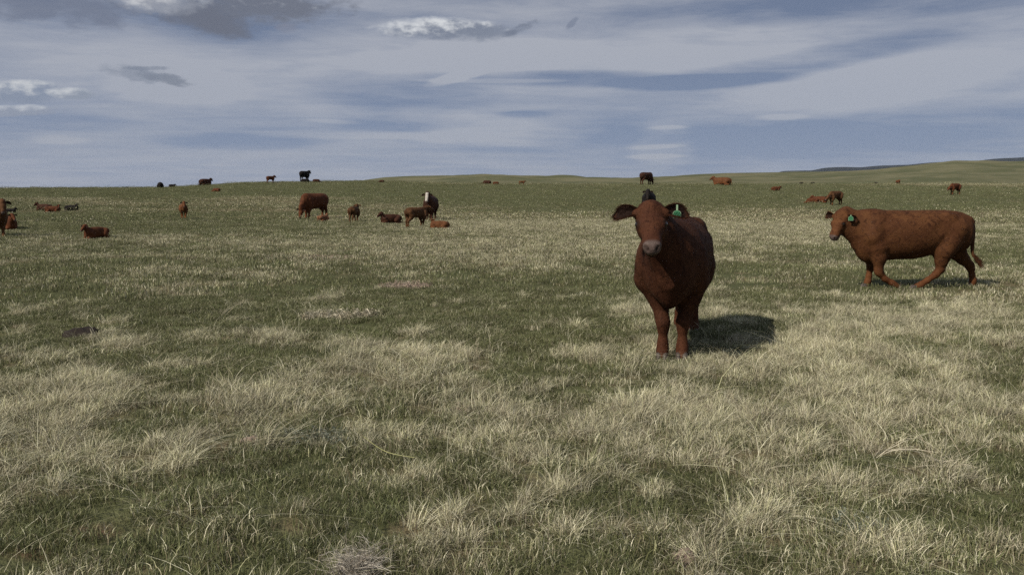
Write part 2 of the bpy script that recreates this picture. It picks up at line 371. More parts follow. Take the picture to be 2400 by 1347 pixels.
def plain(name, c, rough=.6, spec=.4, nscale=30, amt=.3, bump=0.0):
    m, t, b = material(name)
    tc = t.new('ShaderNodeTexCoord'); n = t.noise(tc.outputs['Object'], nscale, 4, .6)
    col = t.mix(t.math('MULTIPLY', n, amt), (*c, 1), (c[0] * .35, c[1] * .35, c[2] * .35, 1))
    t.put(b.inputs['Base Color'], col); b.inputs['Roughness'].default_value = rough; b.inputs['Specular IOR Level'].default_value = spec
    if bump:
        bp = t.new('ShaderNodeBump'); bp.inputs['Strength'].default_value = bump; bp.inputs['Distance'].default_value = .02
        t.put(bp.inputs['Height'], n); t.put(b.inputs['Normal'], bp.outputs[0])
    return m
M_GROUND, M_BLADE, M_HIDE = mat_ground(), mat_blade(), mat_hide()
M_EYE = plain('wet_dark_eye', (.012, .008, .006), .08, .6, 5, .1)
M_HOOF = plain('horn_hoof', (.06, .045, .038), .5, .4, 60, .5, .3)
M_TAG = plain('green_tag_plastic', (.035, .16, .075), .35, .5, 20, .15)
M_TAGEDGE = plain('pale_tag_plastic', (.24, .36, .23), .4, .5, 20, .1)
M_INK = plain('black_tag_ink', (.008, .045, .02), .5, .3, 20, .1)
M_DUNG = plain('dried_dung', (.030, .024, .021), .9, .15, 25, .7, 1.0)
M_ROCK = plain('pinkish_stone', (.24, .18, .15), .85, .2, 12, .55, .8)

# ---------------------------------------------------------------- ground
def build_ground():
    azs = np.concatenate([np.arange(-180, -42, 4.0), np.arange(-42, 42, 0.2), np.arange(42, 180.01, 3.0)])
    azs = np.radians(azs); rs = [0.002, 0.35]
    while rs[-1] < 9000:
        k = 1.016 if rs[-1] < 150 else (1.03 if rs[-1] < 700 else 1.06)
        rs.append(rs[-1] * k)
    rs = np.array(rs); na, nr = len(azs), len(rs)
    A, RR = np.meshgrid(azs, rs); X = RR * np.sin(A); Y = RR * np.cos(A)
    Z = terrain(X, Y)
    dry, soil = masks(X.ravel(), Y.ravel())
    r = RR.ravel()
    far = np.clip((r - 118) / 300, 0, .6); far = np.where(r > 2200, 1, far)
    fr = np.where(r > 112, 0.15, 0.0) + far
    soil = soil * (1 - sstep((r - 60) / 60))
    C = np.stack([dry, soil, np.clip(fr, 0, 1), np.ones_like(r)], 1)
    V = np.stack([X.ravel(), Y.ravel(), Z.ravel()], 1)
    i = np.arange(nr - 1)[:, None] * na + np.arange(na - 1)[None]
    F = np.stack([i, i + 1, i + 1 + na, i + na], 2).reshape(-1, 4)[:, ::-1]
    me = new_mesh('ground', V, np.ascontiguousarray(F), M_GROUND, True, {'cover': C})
    link('ground', me, kind='structure')
build_ground()
print('ground', round(time.time() - T0, 1))

# ---------------------------------------------------------------- the air between here and the far ridge
def build_haze():
    m = bpy.data.materials.new('haze'); m.use_nodes = True; t = NT(m.node_tree); t.n.clear()
    out = t.new('ShaderNodeOutputMaterial'); v = t.new('ShaderNodeVolumePrincipled')
    v.inputs['Color'].default_value = (.80, .88, 1.0, 1); v.inputs['Density'].default_value = HAZE; v.inputs['Anisotropy'].default_value = .0
    t.l.new(v.outputs[0], out.inputs['Volume'])
    a, b, c = 10500, -170, 330
    V = [(x, y, z) for z in (b, c) for y in (-a, a) for x in (-a, a)]
    F = [(0, 2, 3, 1), (4, 5, 7, 6), (0, 1, 5, 4), (2, 6, 7, 3), (0, 4, 6, 2), (1, 3, 7, 5)]
    link('haze', new_mesh('haze', V, F, m, False), kind='stuff')
HAZE = 1.7e-5
build_haze()

# ---------------------------------------------------------------- cattle: one continuous body grown from a distance field
def smin(a, b, k): 
    h = np.clip(0.5 + 0.5 * (b - a) / k, 0, 1); return b * (1 - h) + a * h - k * h * (1 - h)
def grow(prims, res):
    lo = np.full(3, 1e9); hi = -lo
    for p in prims:
        if p[0] == 'cap':
            _, a, b, ra, rb, k, n, s = p; m = max(ra, rb) * max(s, 1) + .05
            lo = np.minimum(lo, np.minimum(a, b) - m); hi = np.maximum(hi, np.maximum(a, b) + m)
        elif p[0] == 'trunk':
            st = p[1]; lo = np.minimum(lo, [st[:, 0].min() - .05, -st[:, 3].max() - .05, st[:, 2].min() - .05]); hi = np.maximum(hi, [st[:, 0].max() + .05, st[:, 3].max() + .05, st[:, 1].max() + .05])
    N = np.ceil((hi - lo) / res).astype(int) + 1
    ax = [lo[i] + res * np.arange(N[i]) for i in range(3)]
    F = np.full(N, 0.25, np.float32)
    for p in prims:
        if p[0] in ('cap', 'cut'):
            _, a, b, ra, rb, k, n, s = p; a = np.asarray(a, float); b = np.asarray(b, float)
            m = max(ra, rb) * max(s, 1) + k + 2 * res
            l = np.minimum(a, b) - m; h = np.maximum(a, b) + m
        else: l = lo; h = hi; k = p[2]
        i0 = np.clip(((l - lo) / res).astype(int), 0, N - 1); i1 = np.clip(np.ceil((h - lo) / res).astype(int) + 1, 1, N)
        sl = tuple(slice(i0[i], i1[i]) for i in range(3))
        X, Y, Z = np.meshgrid(ax[0][sl[0]], ax[1][sl[1]], ax[2][sl[2]], indexing='ij', sparse=True)
        if p[0] == 'trunk':
            st = p[1]; xs = ax[0]
            def sm(c):
                v = np.interp(xs, st[:, 0], st[:, c]); w = max(1, int(.05 / res)); ker = np.ones(2 * w + 1) / (2 * w + 1)
                return np.convolve(np.pad(v, w, mode='edge'), ker, 'valid')[:, None, None]
            T, B, Wd = sm(1), sm(2), sm(3); c = (T * .56 + B * .44); hh = np.where(Z > c, T - c, c - B)
            up = np.clip((Z - c) / hh, 0, 1.2); dn = np.clip((c - Z) / hh, 0, 1.2)
            w = Wd * (1 - .18 * up ** 2 - .13 * dn ** 2)
            e = 2.35
            q = (np.abs(Y / w) ** e + np.abs((Z - c) / hh) ** e) ** (1 / e)
            d = (q - 1) * np.minimum(w, hh) * .9
            d = np.maximum(d, np.maximum(X - st[:, 0].max(), st[:, 0].min() - X))
        else:
            P = [X - a[0], Y - a[1], Z - a[2]]; ab = b - a
            if s != 1:
                n = np.asarray(n, float); n = n / np.linalg.norm(n)
                c = P[0] * n[0] + P[1] * n[1] + P[2] * n[2]; f = 1 - 1 / s
                P = [P[i] - c * n[i] * f for i in range(3)]; ab = ab - ab.dot(n) * n * f
            L2 = max(ab.dot(ab), 1e-9)
            t = np.clip((P[0] * ab[0] + P[1] * ab[1] + P[2] * ab[2]) / L2, 0, 1)
            d = np.sqrt((P[0] - t * ab[0]) ** 2 + (P[1] - t * ab[1]) ** 2 + (P[2] - t * ab[2]) ** 2) - (ra + (rb - ra) * t)
        if p[0] == 'cut': F[sl] = -smin(-F[sl], d, k)
        else: F[sl] = smin(F[sl], d, k)
    g = vdb.FloatGrid(0.25); g.copyFromArray(np.ascontiguousarray(F))
    V, T, Q = g.convertToPolygons(isovalue=0.0, adaptivity=0.0)
    V = lo + np.asarray(V) * res
    return V, np.asarray(Q)[:, ::-1]

def cap(a, b, ra, rb, k=.05, n=(0, 1, 0), s=1.0): return ('cap', np.array(a, float), np.array(b, float), ra, rb, k, n, s)
def head_matrix(poll, yaw, pitch, roll=0, size=1.0, xs=1.0):
    y, p = R(yaw), R(pitch)
    xh = np.array([math.cos(y) * math.cos(p), math.sin(y) * math.cos(p), -math.sin(p)])
    zh = np.array([math.cos(y) * math.sin(p), math.sin(y) * math.sin(p), math.cos(p)])
    yh = np.cross(zh, xh); c, s = math.cos(R(roll)), math.sin(R(roll))
    yh, zh = yh * c + zh * s, zh * c - yh * s
    return np.array(poll, float), np.stack([xh * xs, yh, zh], 1) * size, size
TRUNK = np.array([  # x, top, bottom, half width
    (-1.00, .99, .84, .05), (-.975, 1.08, .74, .12), (-.93, 1.17, .66, .19), (-.86, 1.225, .62, .235), (-.73, 1.262, .60, .27), (-.52, 1.28, .585, .295), (-.33, 1.28, .56, .325), (-.20, 1.278, .52, .345),
    (-.04, 1.275, .492, .36), (.15, 1.275, .488, .352), (.36, 1.278, .475, .315), (.55, 1.282, .445, .275), (.72, 1.272, .425, .25), (.84, 1.245, .47, .225), (.95, 1.19, .585, .175), (1.02, 1.09, .72, .10)])
LEGF = 1.0
def leg(pts, k=.045):
    out = []
    for i, (a, b) in enumerate(zip(pts[:-1], pts[1:])):
        f = LEGF if a[2] < .6 else 1.0
        out.append(cap(a[:3], b[:3], a[3] * f, b[3] * (LEGF if b[2] < .6 else 1.0), k + (.03 if i < 3 else .0)))
    return out
def f_leg(y, x=0.0, bend=None):
    s = 1 if y > 0 else -1
    return leg([(.66, s * .17, .95, .13), (.60, s * .20, .74, .125), (.58 + x * .3, y * 1.1 + s * .045, .58, .095), (.60 + x * .8, y * 1.05 + s * .012, .40, .060), (.605 + x, y, .345, .058), (.60 + x, y, .29, .046), (.60 + x, y, .17, .041), (.605 + x, y, .12, .050), (.625 + x, y, .075, .045), (.65 + x, y, .035, .052)], .035)
def h_leg(y, x=0.0):
    s = 1 if y > 0 else -1
    return leg([(-.66, s * .16, .98, .17), (-.55, s * .19, .76, .16), (-.54 + x * .3, y * 1.25, .66, .135), (-.68 + x * .8, y * 1.1, .50, .080), (-.77 + x, y, .42, .058), (-.775 + x, y, .36, .052), (-.765 + x, y, .2, .043), (-.76 + x, y, .12, .051), (-.735 + x, y, .07, .046), (-.71 + x, y, .035, .052)], .035)
def head_prims(H, fine):
    o, M, sz = H
    def h(x, y, z): return o + M @ np.array([x, y, z])
    yn = M[:, 1] / sz; zn = M[:, 2] / sz
    c = lambda a, b, ra, rb, k=.04, n=yn, s=1.0: cap(h(*a), h(*b), ra * sz, rb * sz, k * sz, n, s)
    P = [c((.03, 0, -.095), (.19, 0, -.085), .080, .087, .05, yn, 1.22), c((.01, 0, -.05), (.05, 0, -.045), .052, .05, .05, yn, 1.05),
         c((.19, 0, -.085), (.40, 0, -.070), .087, .062, .05, yn, 1.08), c((.41, 0, -.080), (.455, 0, -.086), .062, .060, .035, yn, 1.12),
         c((.10, 0, -.205), (.40, 0, -.135), .068, .042, .05, yn, .95), c((.11, .055, -.16), (.20, .05, -.14), .062, .047, .04), c((.11, -.055, -.16), (.20, -.05, -.14), .062, .047, .04),
         c((.0, 0, -.10), (-.08, 0, -.17), .10, .12, .09)]
    if fine:
        for s in (1, -1):
            P += [c((.180, s * .088, -.048), (.205, s * .088, -.056), .031, .028, .025), c((.42, s * .032, -.045), (.465, s * .040, -.052), .026, .024, .02)]
            P += [c((.02, s * .06, -.09), (.04, s * .115, -.06), .045, .035, .03)]
            P += [('cut', h(.192, s * .124, -.054), h(.204, s * .124, -.058), .016 * sz, .014 * sz, .012 * sz, yn, 1.0)]
            P += [('cut', h(.490, s * .046, -.048), h(.510, s * .036, -.070), .013 * sz, .011 * sz, .012 * sz, yn, 1.0)]
        P += [c((.40, 0, -.145), (.455, 0, -.140), .036, .034, .02, yn, 1.2)]
        P += [('cut', h(.36, .09, -.122), h(.50, .065, -.118), .005, .004, .010, yn, 1.0), ('cut', h(.36, -.09, -.122), h(.50, -.065, -.118), .005, .004, .010, yn, 1.0)]
    return P
def leaf(o, d, n, L, W, cup, thick, droop=0.0, nu=11, nv=9):
    """a cupped ear: outline, hollow and thickness"""
    o, d, n = (np.asarray(v, float) for v in (o, d, n)); d = d / np.linalg.norm(d); n = n - n.dot(d) * d; n = n / np.linalg.norm(n); s = np.cross(n, d)
    V = []
    for side in (0, 1):
        for i in range(nu):
            u = i / (nu - 1); w = W * (.30 + .70 * math.sin(math.pi * min(1, .12 + u * .62)) ** 1.0) * (max(0.0, 1 - max(0, (u - .62) / .38) ** 2.4)) ** .5
            w = max(w, .004)
            for j in range(nv):
                v = 2 * j / (nv - 1) - 1
                roll = cup * (1 - .55 * u)
                p = o + d * L * (u - .05 * v * v * u) + s * v * w * .5 * math.cos(roll * abs(v) * .8) + n * (w * .5 * math.sin(roll * abs(v)) * abs(v) - (1 - u) * .004) + np.array([0, 0, -droop * u * u * L])
                if side: p = p - n * thick * (1 - .7 * v * v) * (1 - .6 * u)
                V.append(p)
    F = []; m = nu * nv; q = lambda i, j, k: k * m + i * nv + j
    for i in range(nu - 1):
        for j in range(nv - 1):
            F += [(q(i, j, 0), q(i + 1, j, 0), q(i + 1, j + 1, 0), q(i, j + 1, 0)), (q(i, j, 1), q(i, j + 1, 1), q(i + 1, j + 1, 1), q(i + 1, j, 1))]
    for i in range(nu - 1):
        F += [(q(i, 0, 0), q(i, 0, 1), q(i + 1, 0, 1), q(i + 1, 0, 0)), (q(i, nv - 1, 0), q(i + 1, nv - 1, 0), q(i + 1, nv - 1, 1), q(i, nv - 1, 1))]
    for j in range(nv - 1): F += [(q(nu - 1, j, 0), q(nu - 1, j, 1), q(nu - 1, j + 1, 1), q(nu - 1, j + 1, 0))]
    C = [(0, 0, .25, .38 if k < m else 1.0) for k in range(2 * m)]
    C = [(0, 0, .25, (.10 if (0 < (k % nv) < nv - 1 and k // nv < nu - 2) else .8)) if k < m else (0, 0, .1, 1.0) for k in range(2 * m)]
    return np.array(V), F, C
def strands(P, N, D, n_len, width, seed, lift=.5, jit=.35, col=None):
    """short hairs: one thin two-segment blade per root"""
    g = np.random.default_rng(seed); k = len(P)
    L = (n_len * g.uniform(.6, 1.3, k))[:, None]
    d = D * (1 - lift) + N * lift + g.normal(0, jit, (k, 3)) * .6; d /= np.linalg.norm(d, axis=1)[:, None] + 1e-9
    s = np.cross(d, N + g.normal(0, .3, (k, 3))); s /= np.linalg.norm(s, axis=1)[:, None] + 1e-9
    d2 = d * .7 + D * .45 + np.array([0, 0, -.12]); d2 /= np.linalg.norm(d2, axis=1)[:, None] + 1e-9
    root = P - N * .003; mid = root + d * L * .55; tip = mid + d2 * L * .5; w = width * .5
    V = np.stack([root - s * w, root + s * w, mid + s * w * .7, mid - s * w * .7, tip], 1).reshape(-1, 3)
    b = np.arange(k)[:, None] * 5
    F = [tuple(r) for r in (b + np.array([[0, 1, 2, 3]])).tolist()] + [tuple(r) for r in (b + np.array([[3, 2, 4]])).tolist()]
    C = np.repeat(np.zeros((k, 4)) if col is None else col, 5, 0)
    if col is None: C[:, 3] = 1; C[:, 2] = .45
    return V, F, C
def tube(pts, rad, seg=8):
    V = []; F = []; pts = [np.array(p, float) for p in pts]
    for i, p in enumerate(pts):
        t = pts[min(i + 1, len(pts) - 1)] - pts[max(i - 1, 0)]; t /= np.linalg.norm(t)
        a = np.cross(t, [0, 1, .01]); a /= np.linalg.norm(a); b = np.cross(t, a)
        for j in range(seg):
            q = 2 * math.pi * j / seg; V.append(p + (a * math.cos(q) + b * math.sin(q)) * rad[i])
    for i in range(len(pts) - 1):
        for j in range(seg):
            k = (j + 1) % seg; F.append((i * seg + j, i * seg + k, (i + 1) * seg + k, (i + 1) * seg + j))
    F.append(tuple(range(seg))[::-1]); F.append(tuple((len(pts) - 1) * seg + j for j in range(seg)))
    return np.array(V), F
def smooth_path(pts, n=5):
    pts = [np.array(p, float) for p in pts]; out = []
    for i in range(len(pts) - 1):
        p0, p1, p2, p3 = pts[max(i - 1, 0)], pts[i], pts[i + 1], pts[min(i + 2, len(pts) - 1)]
        for k in range(n):
            t = k / n; out.append(.5 * (2 * p1 + (p2 - p0) * t + (2 * p0 - 5 * p1 + 4 * p2 - p3) * t * t + (3 * p1 - p0 - 3 * p2 + p3) * t ** 3))
    out.append(pts[-1]); return out

def make_model(name, legs, trunk, neck, H, res, detail, tail, ear=(.05, -.15), extra=(), white=0, hooves=(), fat=1.0, ear_size=1.0, calf=False):
    """detail 2: full parts; 1: body, ears, tail; 0: one mesh"""
    tr = trunk.copy(); tr[:, 3] *= fat
    P = [('trunk', tr, .06)]
    for L_ in legs: P += L_
    P += list(extra)
    P += [cap(*a) for a in neck]
    P += head_prims(H, detail == 2)
    o, M, sz = H
    def h(x, y, z): return o + M @ np.array([x, y, z])
    ears = []
    for s in (1, -1):
        base = h(.030, s * .100, -.062)
        ex = ear[s > 0] if isinstance(ear[0], tuple) else ear
        d = M @ np.array([-.05 + ex[0], s, ex[1]]) / sz; n = M @ np.array([.35, .0, 1.0 if len(ex) < 3 else ex[2]]) / sz
        ears.append((base, d, n))
    if detail == 0:
        for (b, d, n) in ears:
            d = d / np.linalg.norm(d); P.append(cap(b, b + d * .18 * sz * ear_size, .03, .035, .02, n, .7))
        if tail: P += [cap(a, b, .028, .028, .02) for a, b in zip(tail[:-1], tail[1:])]
    V, F = grow(P, res)
    q = (V - o) @ np.linalg.inv(M).T
    nose = sstep((q[:, 0] - .432) / .03) * sstep((q[:, 2] + .125) / .02) * (np.abs(q[:, 1]) < .1)
    C = np.zeros((len(V), 4)); C[:, 3] = 1
    inhead = (q[:, 0] > -.06) & (q[:, 0] < .6) & (np.abs(q[:, 1]) < .16) & (q[:, 2] > -.26) & (q[:, 2] < .2)
    C[:, 0] = nose * inhead
    if white:
        C[:, 1] = inhead * sstep((q[:, 2] + .14) / .03) * (1 - sstep((np.abs(q[:, 1]) - .062) / .02)) * (1 - sstep((q[:, 0] - .40) / .03))
        C[:, 1] = np.maximum(C[:, 1], 0)
    C[:, 2] = np.clip((.42 - V[:, 2]) / .2, 0, 1) * .8 * (not white)
    C[:, 2] = np.maximum(C[:, 2], inhead * sstep((q[:, 2] + .10) / .06) * .35)
    if detail == 2:
        C[:, 3] = 1 - .55 * inhead * sstep((q[:, 0] - .33) / .08) * sstep((-.135 - q[:, 2]) / .02)
        for s in (1, -1):
            dn = np.linalg.norm(q - np.array([.502, s * .040, -.058]), axis=1); C[:, 3] = np.minimum(C[:, 3], sstep((dn - .010) / .014))
            de = np.linalg.norm(q - np.array([.197, s * .108, -.054]), axis=1); C[:, 3] = np.minimum(C[:, 3], .12 + .88 * sstep((de - .028) / .026))
    out = {'detail': detail, 'zmax': V[:, 2].max(), 'parts': [], 'H': H}
    out['body'] = new_mesh(name + '_body', V, F, M_HIDE, True, {'marks': C})
    if detail >= 1:
        for i, (b, d, n) in enumerate(ears):
            EV, EF, EC = leaf(b, d, n, .205 * sz * ear_size, .135 * sz * ear_size, .95, .014, droop=.18)
            ent = ['ear', new_mesh(name + '_ear', EV, EF, M_HIDE, True, {'marks': EC}), []]
            if detail == 2:
                g = np.random.default_rng(5 + i); nv, nu = 9, 11; nn = n / np.linalg.norm(n); dd = d / np.linalg.norm(d)
                ii = g.integers(0, (nu - 1) * nv, 1500); edge = g.random(1500) < .6
                ii = np.where(edge, (ii // nv) * nv + np.where(g.random(1500) < .5, 0, nv - 1), ii)
                roots = EV[ii] + (EV[ii + nv] - EV[ii]) * g.random(1500)[:, None]
                side = np.cross(nn, dd); sg = np.sign((roots - b) @ side)[:, None]
                Nn = side[None] * sg * .8 + dd * .5 + nn * .25; Nn = np.where(edge[:, None], Nn, nn[None] * .6 + dd * .4 + side[None] * sg * -.2)
                Nn /= np.linalg.norm(Nn, axis=1)[:, None]
                HV, HF, HC = strands(roots, Nn, np.tile(dd, (1500, 1)) + np.array([0, 0, -.25]), .026 * sz, .0022, 9 + i, .55, .4, np.stack([np.zeros(1500), np.zeros(1500), np.where(edge, .6, 0.), np.where(edge, 1., .25)], 1))
                ent[2].append(['ear_hair', new_mesh(name + '_ear_hair', HV, HF, M_HIDE, True, {'marks': HC}), []])
            out['parts'].append(ent)
        if tail:
            tp = smooth_path(tail, 6); m = len(tp); rad = [.042 * (1 - i / (m - 1)) ** 1.2 + .014 for i in range(m)]
            TV, TF = tube(tp, rad, 8)
            ent = ['tail', new_mesh(name + '_tail', TV, TF, M_HIDE, True, {'marks': [(0, 0, 0, 1)] * len(TV)}), []]
            if detail == 2:
                g = np.random.default_rng(31); k = 420; t = g.random(k) ** .7; e = np.array(tp[-1]); e0 = np.array(tp[int(m * .72)])
                roots = e0 + (e - e0) * t[:, None] + g.normal(0, .012, (k, 3)); D = np.tile((e - e0) / np.linalg.norm(e - e0), (k, 1)) + np.array([-.25, 0, -.2]) * g.random(k)[:, None]
                HV, HF, HC = strands(roots, g.normal(0, 1, (k, 3)) * .5, D, .17, .005, 32, .2, .18)
                ent[2].append(['tail_switch', new_mesh(name + '_tail_switch', HV, HF, M_HIDE, True, {'marks': HC * np.array([1, 1, 1, .6])}), []])
            out['parts'].append(ent)
    if detail == 2:
        for s in (1, -1):
            c = h(.195, s * .101, -.056); sv = []; sf = []; nr, ns = 8, 12
            for a in range(nr + 1):
                for b_ in range(ns):
                    th = math.pi * a / nr; ph = 2 * math.pi * b_ / ns
                    sv.append(c + (.027 * sz) * np.array([math.sin(th) * math.cos(ph), math.sin(th) * math.sin(ph), math.cos(th)]))
            for a in range(nr):
                for b_ in range(ns): sf.append((a * ns + b_, (a + 1) * ns + b_, (a + 1) * ns + (b_ + 1) % ns, a * ns + (b_ + 1) % ns))
            out['parts'].append(['eye', new_mesh(name + '_eye', sv, sf, M_EYE), []])
        for (x, y, z) in hooves:                             # two claws each
            HVs, HFs = [], []
            for cy in (-.027, .027):
                o_ = len(HVs)
                ring = lambda z_, rx, ry, fx: [(x + fx + rx * math.cos(q), y + cy + ry * math.sin(q), z + z_) for q in np.linspace(0, 2 * math.pi, 11)[:-1]]
                HVs += ring(-.035, .062, .029, .022) + ring(-.01, .060, .028, .018) + ring(.035, .046, .026, .0) + ring(.05, .02, .014, 0)
                for r_ in range(3):
                    for j in range(10): HFs.append((o_ + r_ * 10 + j, o_ + r_ * 10 + (j + 1) % 10, o_ + (r_ + 1) * 10 + (j + 1) % 10, o_ + (r_ + 1) * 10 + j))
                HFs.append(tuple(o_ + j for j in range(10))[::-1]); HFs.append(tuple(o_ + 30 + j for j in range(10)))
            out['parts'].append(['hoof', new_mesh(name + '_hoof', HVs, HFs, M_HOOF), []])
        # coat
        me = out['body']; nf = len(F); tri = V[F]; e1 = tri[:, 2] - tri[:, 0]; e2 = tri[:, 3] - tri[:, 1]; nr_ = np.cross(e1, e2); ar = np.linalg.norm(nr_, axis=1); nr_ /= ar[:, None] + 1e-12
        g = np.random.default_rng(77); k = 42000; idx = g.choice(nf, k, p=ar / ar.sum()); u, v = g.random((2, k, 1))
        pos = tri[idx, 0] * (1 - u) * (1 - v) + tri[idx, 1] * u * (1 - v) + tri[idx, 2] * u * v + tri[idx, 3] * (1 - u) * v
        nn = nr_[idx]; qq = (pos - o) @ np.linalg.inv(M).T
        face = (qq[:, 0] > .02) & (qq[:, 0] < .6) & (np.abs(qq[:, 1]) < .16) & (qq[:, 2] > -.26)
        flow = np.tile([-.6, 0, -.8], (k, 1)); flow = np.where(face[:, None], (M @ np.array([1, 0, -.2]))[None], flow)
        keep = (qq[:, 0] < .40) | ~face
        ln = np.where(face, .010, .020) * (1 + 1.0 * ((qq[:, 0] < .07) & (qq[:, 0] > -.09) & (qq[:, 2] > -.1) & (np.abs(qq[:, 1]) < .12)))
        cl = np.zeros((k, 4)); cl[:, 3] = 1; cl[:, 2] = np.clip((.42 - pos[:, 2]) / .2, .3, .9)
        pos, nn, flow, ln, cl = pos[keep], nn[keep], flow[keep], ln[keep], cl[keep]
        HV, HF, HC = strands(pos, nn, flow - (flow * nn).sum(1)[:, None] * nn, ln, .0019, 78, .09, .20, cl)
        out['parts'].append(['coat', new_mesh(name + '_coat', HV, HF, M_HIDE, True, {'marks': HC}), [], 'stuff'])
    return out

# --- poses ---
LEGF = .97
main_H = head_matrix((1.14, -.150, 1.42), 8, 38, 2, 1.06, .92)
MT = TRUNK.copy(); MT[10:14, 2] += (.03, .085, .11, .06); MT[10:14, 3] += (.01, .025, .03, .02)
BONES = [c_ for s_ in (1, -1) for c_ in (cap((-.50, s_ * .18, 1.185), (-.56, s_ * .20, 1.17), .055, .050, .09), cap((-.90, s_ * .09, 1.12), (-.93, s_ * .09, 1.09), .055, .05, .05),
    cap((.58, s_ * .13, 1.14), (.68, s_ * .205, .86), .075, .085, .10), ('cut', np.array((-.36, s_ * .40, 1.06)), np.array((-.30, s_ * .42, .98)), .07, .06, .12, (0, 1, 0), 1.0))]
MAIN = make_model('standing_cow', [f_leg(.110, .02), f_leg(-.062, .07), h_leg(.15, .02), h_leg(-.015, -.20)], MT,
    [((.70, 0, 1.0), (1.03, -.08, 1.18), .255, .165, .12, (0, 1, 0), .82), ((.86, -.02, .86), (1.10, -.12, 1.12), .15, .11, .10, (0, 1, 0), .75), ((.80, 0, .62), (.93, -.03, .86), .10, .09, .09, (0, 1, 0), .6)],
    main_H, .0115, 2, [(-.88, 0, 1.15), (-.97, 0, 1.08), (-1.01, .01, .85), (-1.01, .02, .6), (-1.0, .03, .42)],
    ear=((-.04, .02, .8), (-.02, .04, .8)), extra=BONES, hooves=[(.67, .110, .035), (.72, -.062, .035), (-.69, .15, .035), (-.91, -.015, .035)], fat=.98)
LEGF = .96
print('main', round(time.time() - T0, 1))
walk_H = head_matrix((1.185, .05, 1.235), 36, 62, 0, 1.0, .86)
WT = TRUNK.copy(); WT[:, 0] = np.where(WT[:, 0] > .6, .6 + (WT[:, 0] - .6) * .78, WT[:, 0])
WALK = make_model('walking_cow', [
    leg([(.66, -.17, .95, .13), (.60, -.19, .70, .12), (.58, -.16, .55, .09), (.565, -.13, .37, .058), (.57, -.13, .31, .050), (.585, -.125, .2, .045), (.60, -.12, .12, .050), (.615, -.12, .075, .044), (.635, -.12, .035, .050)], .035),
    leg([(.66, .15, .95, .13), (.57, .165, .70, .115), (.545, .155, .52, .095), (.545, .14, .33, .068), (.535, .14, .285, .062), (.44, .14, .185, .045), (.32, .14, .115, .048), (.275, .14, .085, .044), (.235, .14, .06, .048)], .035),
    leg([(-.66, .14, .98, .17), (-.54, .155, .76, .165), (-.47, .165, .63, .145), (-.445, .165, .47, .100), (-.435, .16, .34, .068), (-.37, .16, .255, .056), (-.24, .155, .16, .045), (-.14, .15, .085, .050), (-.09, .15, .06, .045), (-.04, .15, .035, .050)], .035),
    leg([(-.70, -.14, .98, .17), (-.73, -.16, .76, .16), (-.84, -.17, .62, .14), (-.96, -.165, .48, .100), (-1.075, -.16, .37, .070), (-1.10, -.16, .31, .054), (-1.125, -.155, .2, .045), (-1.14, -.15, .12, .050), (-1.13, -.15, .07, .046), (-1.11, -.15, .035, .050)], .035)],
    WT, [((.68, 0, .99), (1.04, .01, 1.10), .265, .175, .12, (0, 1, 0), .72), ((.80, 0, .84), (1.06, .03, 1.0), .16, .13, .10, (0, 1, 0), .65)],
    walk_H, .0125, 2, [(-.88, 0, 1.15), (-.965, 0, 1.09), (-.995, .02, .95), (-.985, .05, .75), (-.98, .07, .62), (-1.0, .08, .54), (-1.05, .09, .49)],
    ear=((-.25, .05, .6), (-.05, -.45, .5)), ear_size=.88, extra=BONES + [cap((-.50, 0, .58), (-.62, 0, .60), .11, .09, .06)],
    hooves=[(.645, -.12, .035), (-.03, .15, .035), (-1.09, -.15, .035)], fat=.98)
print('walk', round(time.time() - T0, 1))

LEGF = 1.12
STAND_LEGS = [f_leg(.12, .06), f_leg(-.12, -.02), h_leg(.15, .04), h_leg(-.15, -.06)]
NECK_UP = [((.70, 0, 1.0), (1.05, 0, 1.16), .255, .16, .12, (0, 1, 0), .75), ((.86, 0, .84), (1.10, 0, 1.10), .15, .11, .10, (0, 1, 0), .65)]
TAIL = [(-.88, 0, 1.15), (-.965, 0, 1.09), (-1.0, 0, .8), (-1.0, 0, .5)]
A_STAND = make_model('cow', STAND_LEGS, TRUNK, NECK_UP, head_matrix((1.16, 0, 1.34), 0, 58, 0, .94), .024, 1, TAIL)
A_WHITE = make_model('cow', STAND_LEGS, TRUNK, NECK_UP, head_matrix((1.19, -.05, 1.40), -5, 60), .020, 1, TAIL, white=1)
A_EDGE = make_model('cow', STAND_LEGS, TRUNK, NECK_UP, head_matrix((1.16, -.04, 1.36), -20, 56), .022, 1, TAIL)
A_TURN = make_model('cow', STAND_LEGS, TRUNK, [((.70, 0, 1.0), (1.0, .12, 1.15), .255, .17, .12, (0, 1, 0), .75)], head_matrix((1.08, .2, 1.36), 62, 52), .024, 1, TAIL)
A_GRAZE = make_model('cow', STAND_LEGS, TRUNK, [((.72, 0, .98), (1.12, 0, .62), .25, .15, .12, (0, 1, 0), .72), ((.86, 0, .80), (1.14, 0, .50), .15, .10, .1, (0, 1, 0), .7)],
    head_matrix((1.20, 0, .54), 0, 74), .024, 1, TAIL)
LT = TRUNK.copy(); LT[:, 1] -= .44; LT[:, 2] = np.maximum(LT[:, 2] - .50, -.03); LT[:, 3] *= 1.12; LT[:, 1] += .09 * np.cos(LT[:, 0] * math.pi / 2.1) - .05
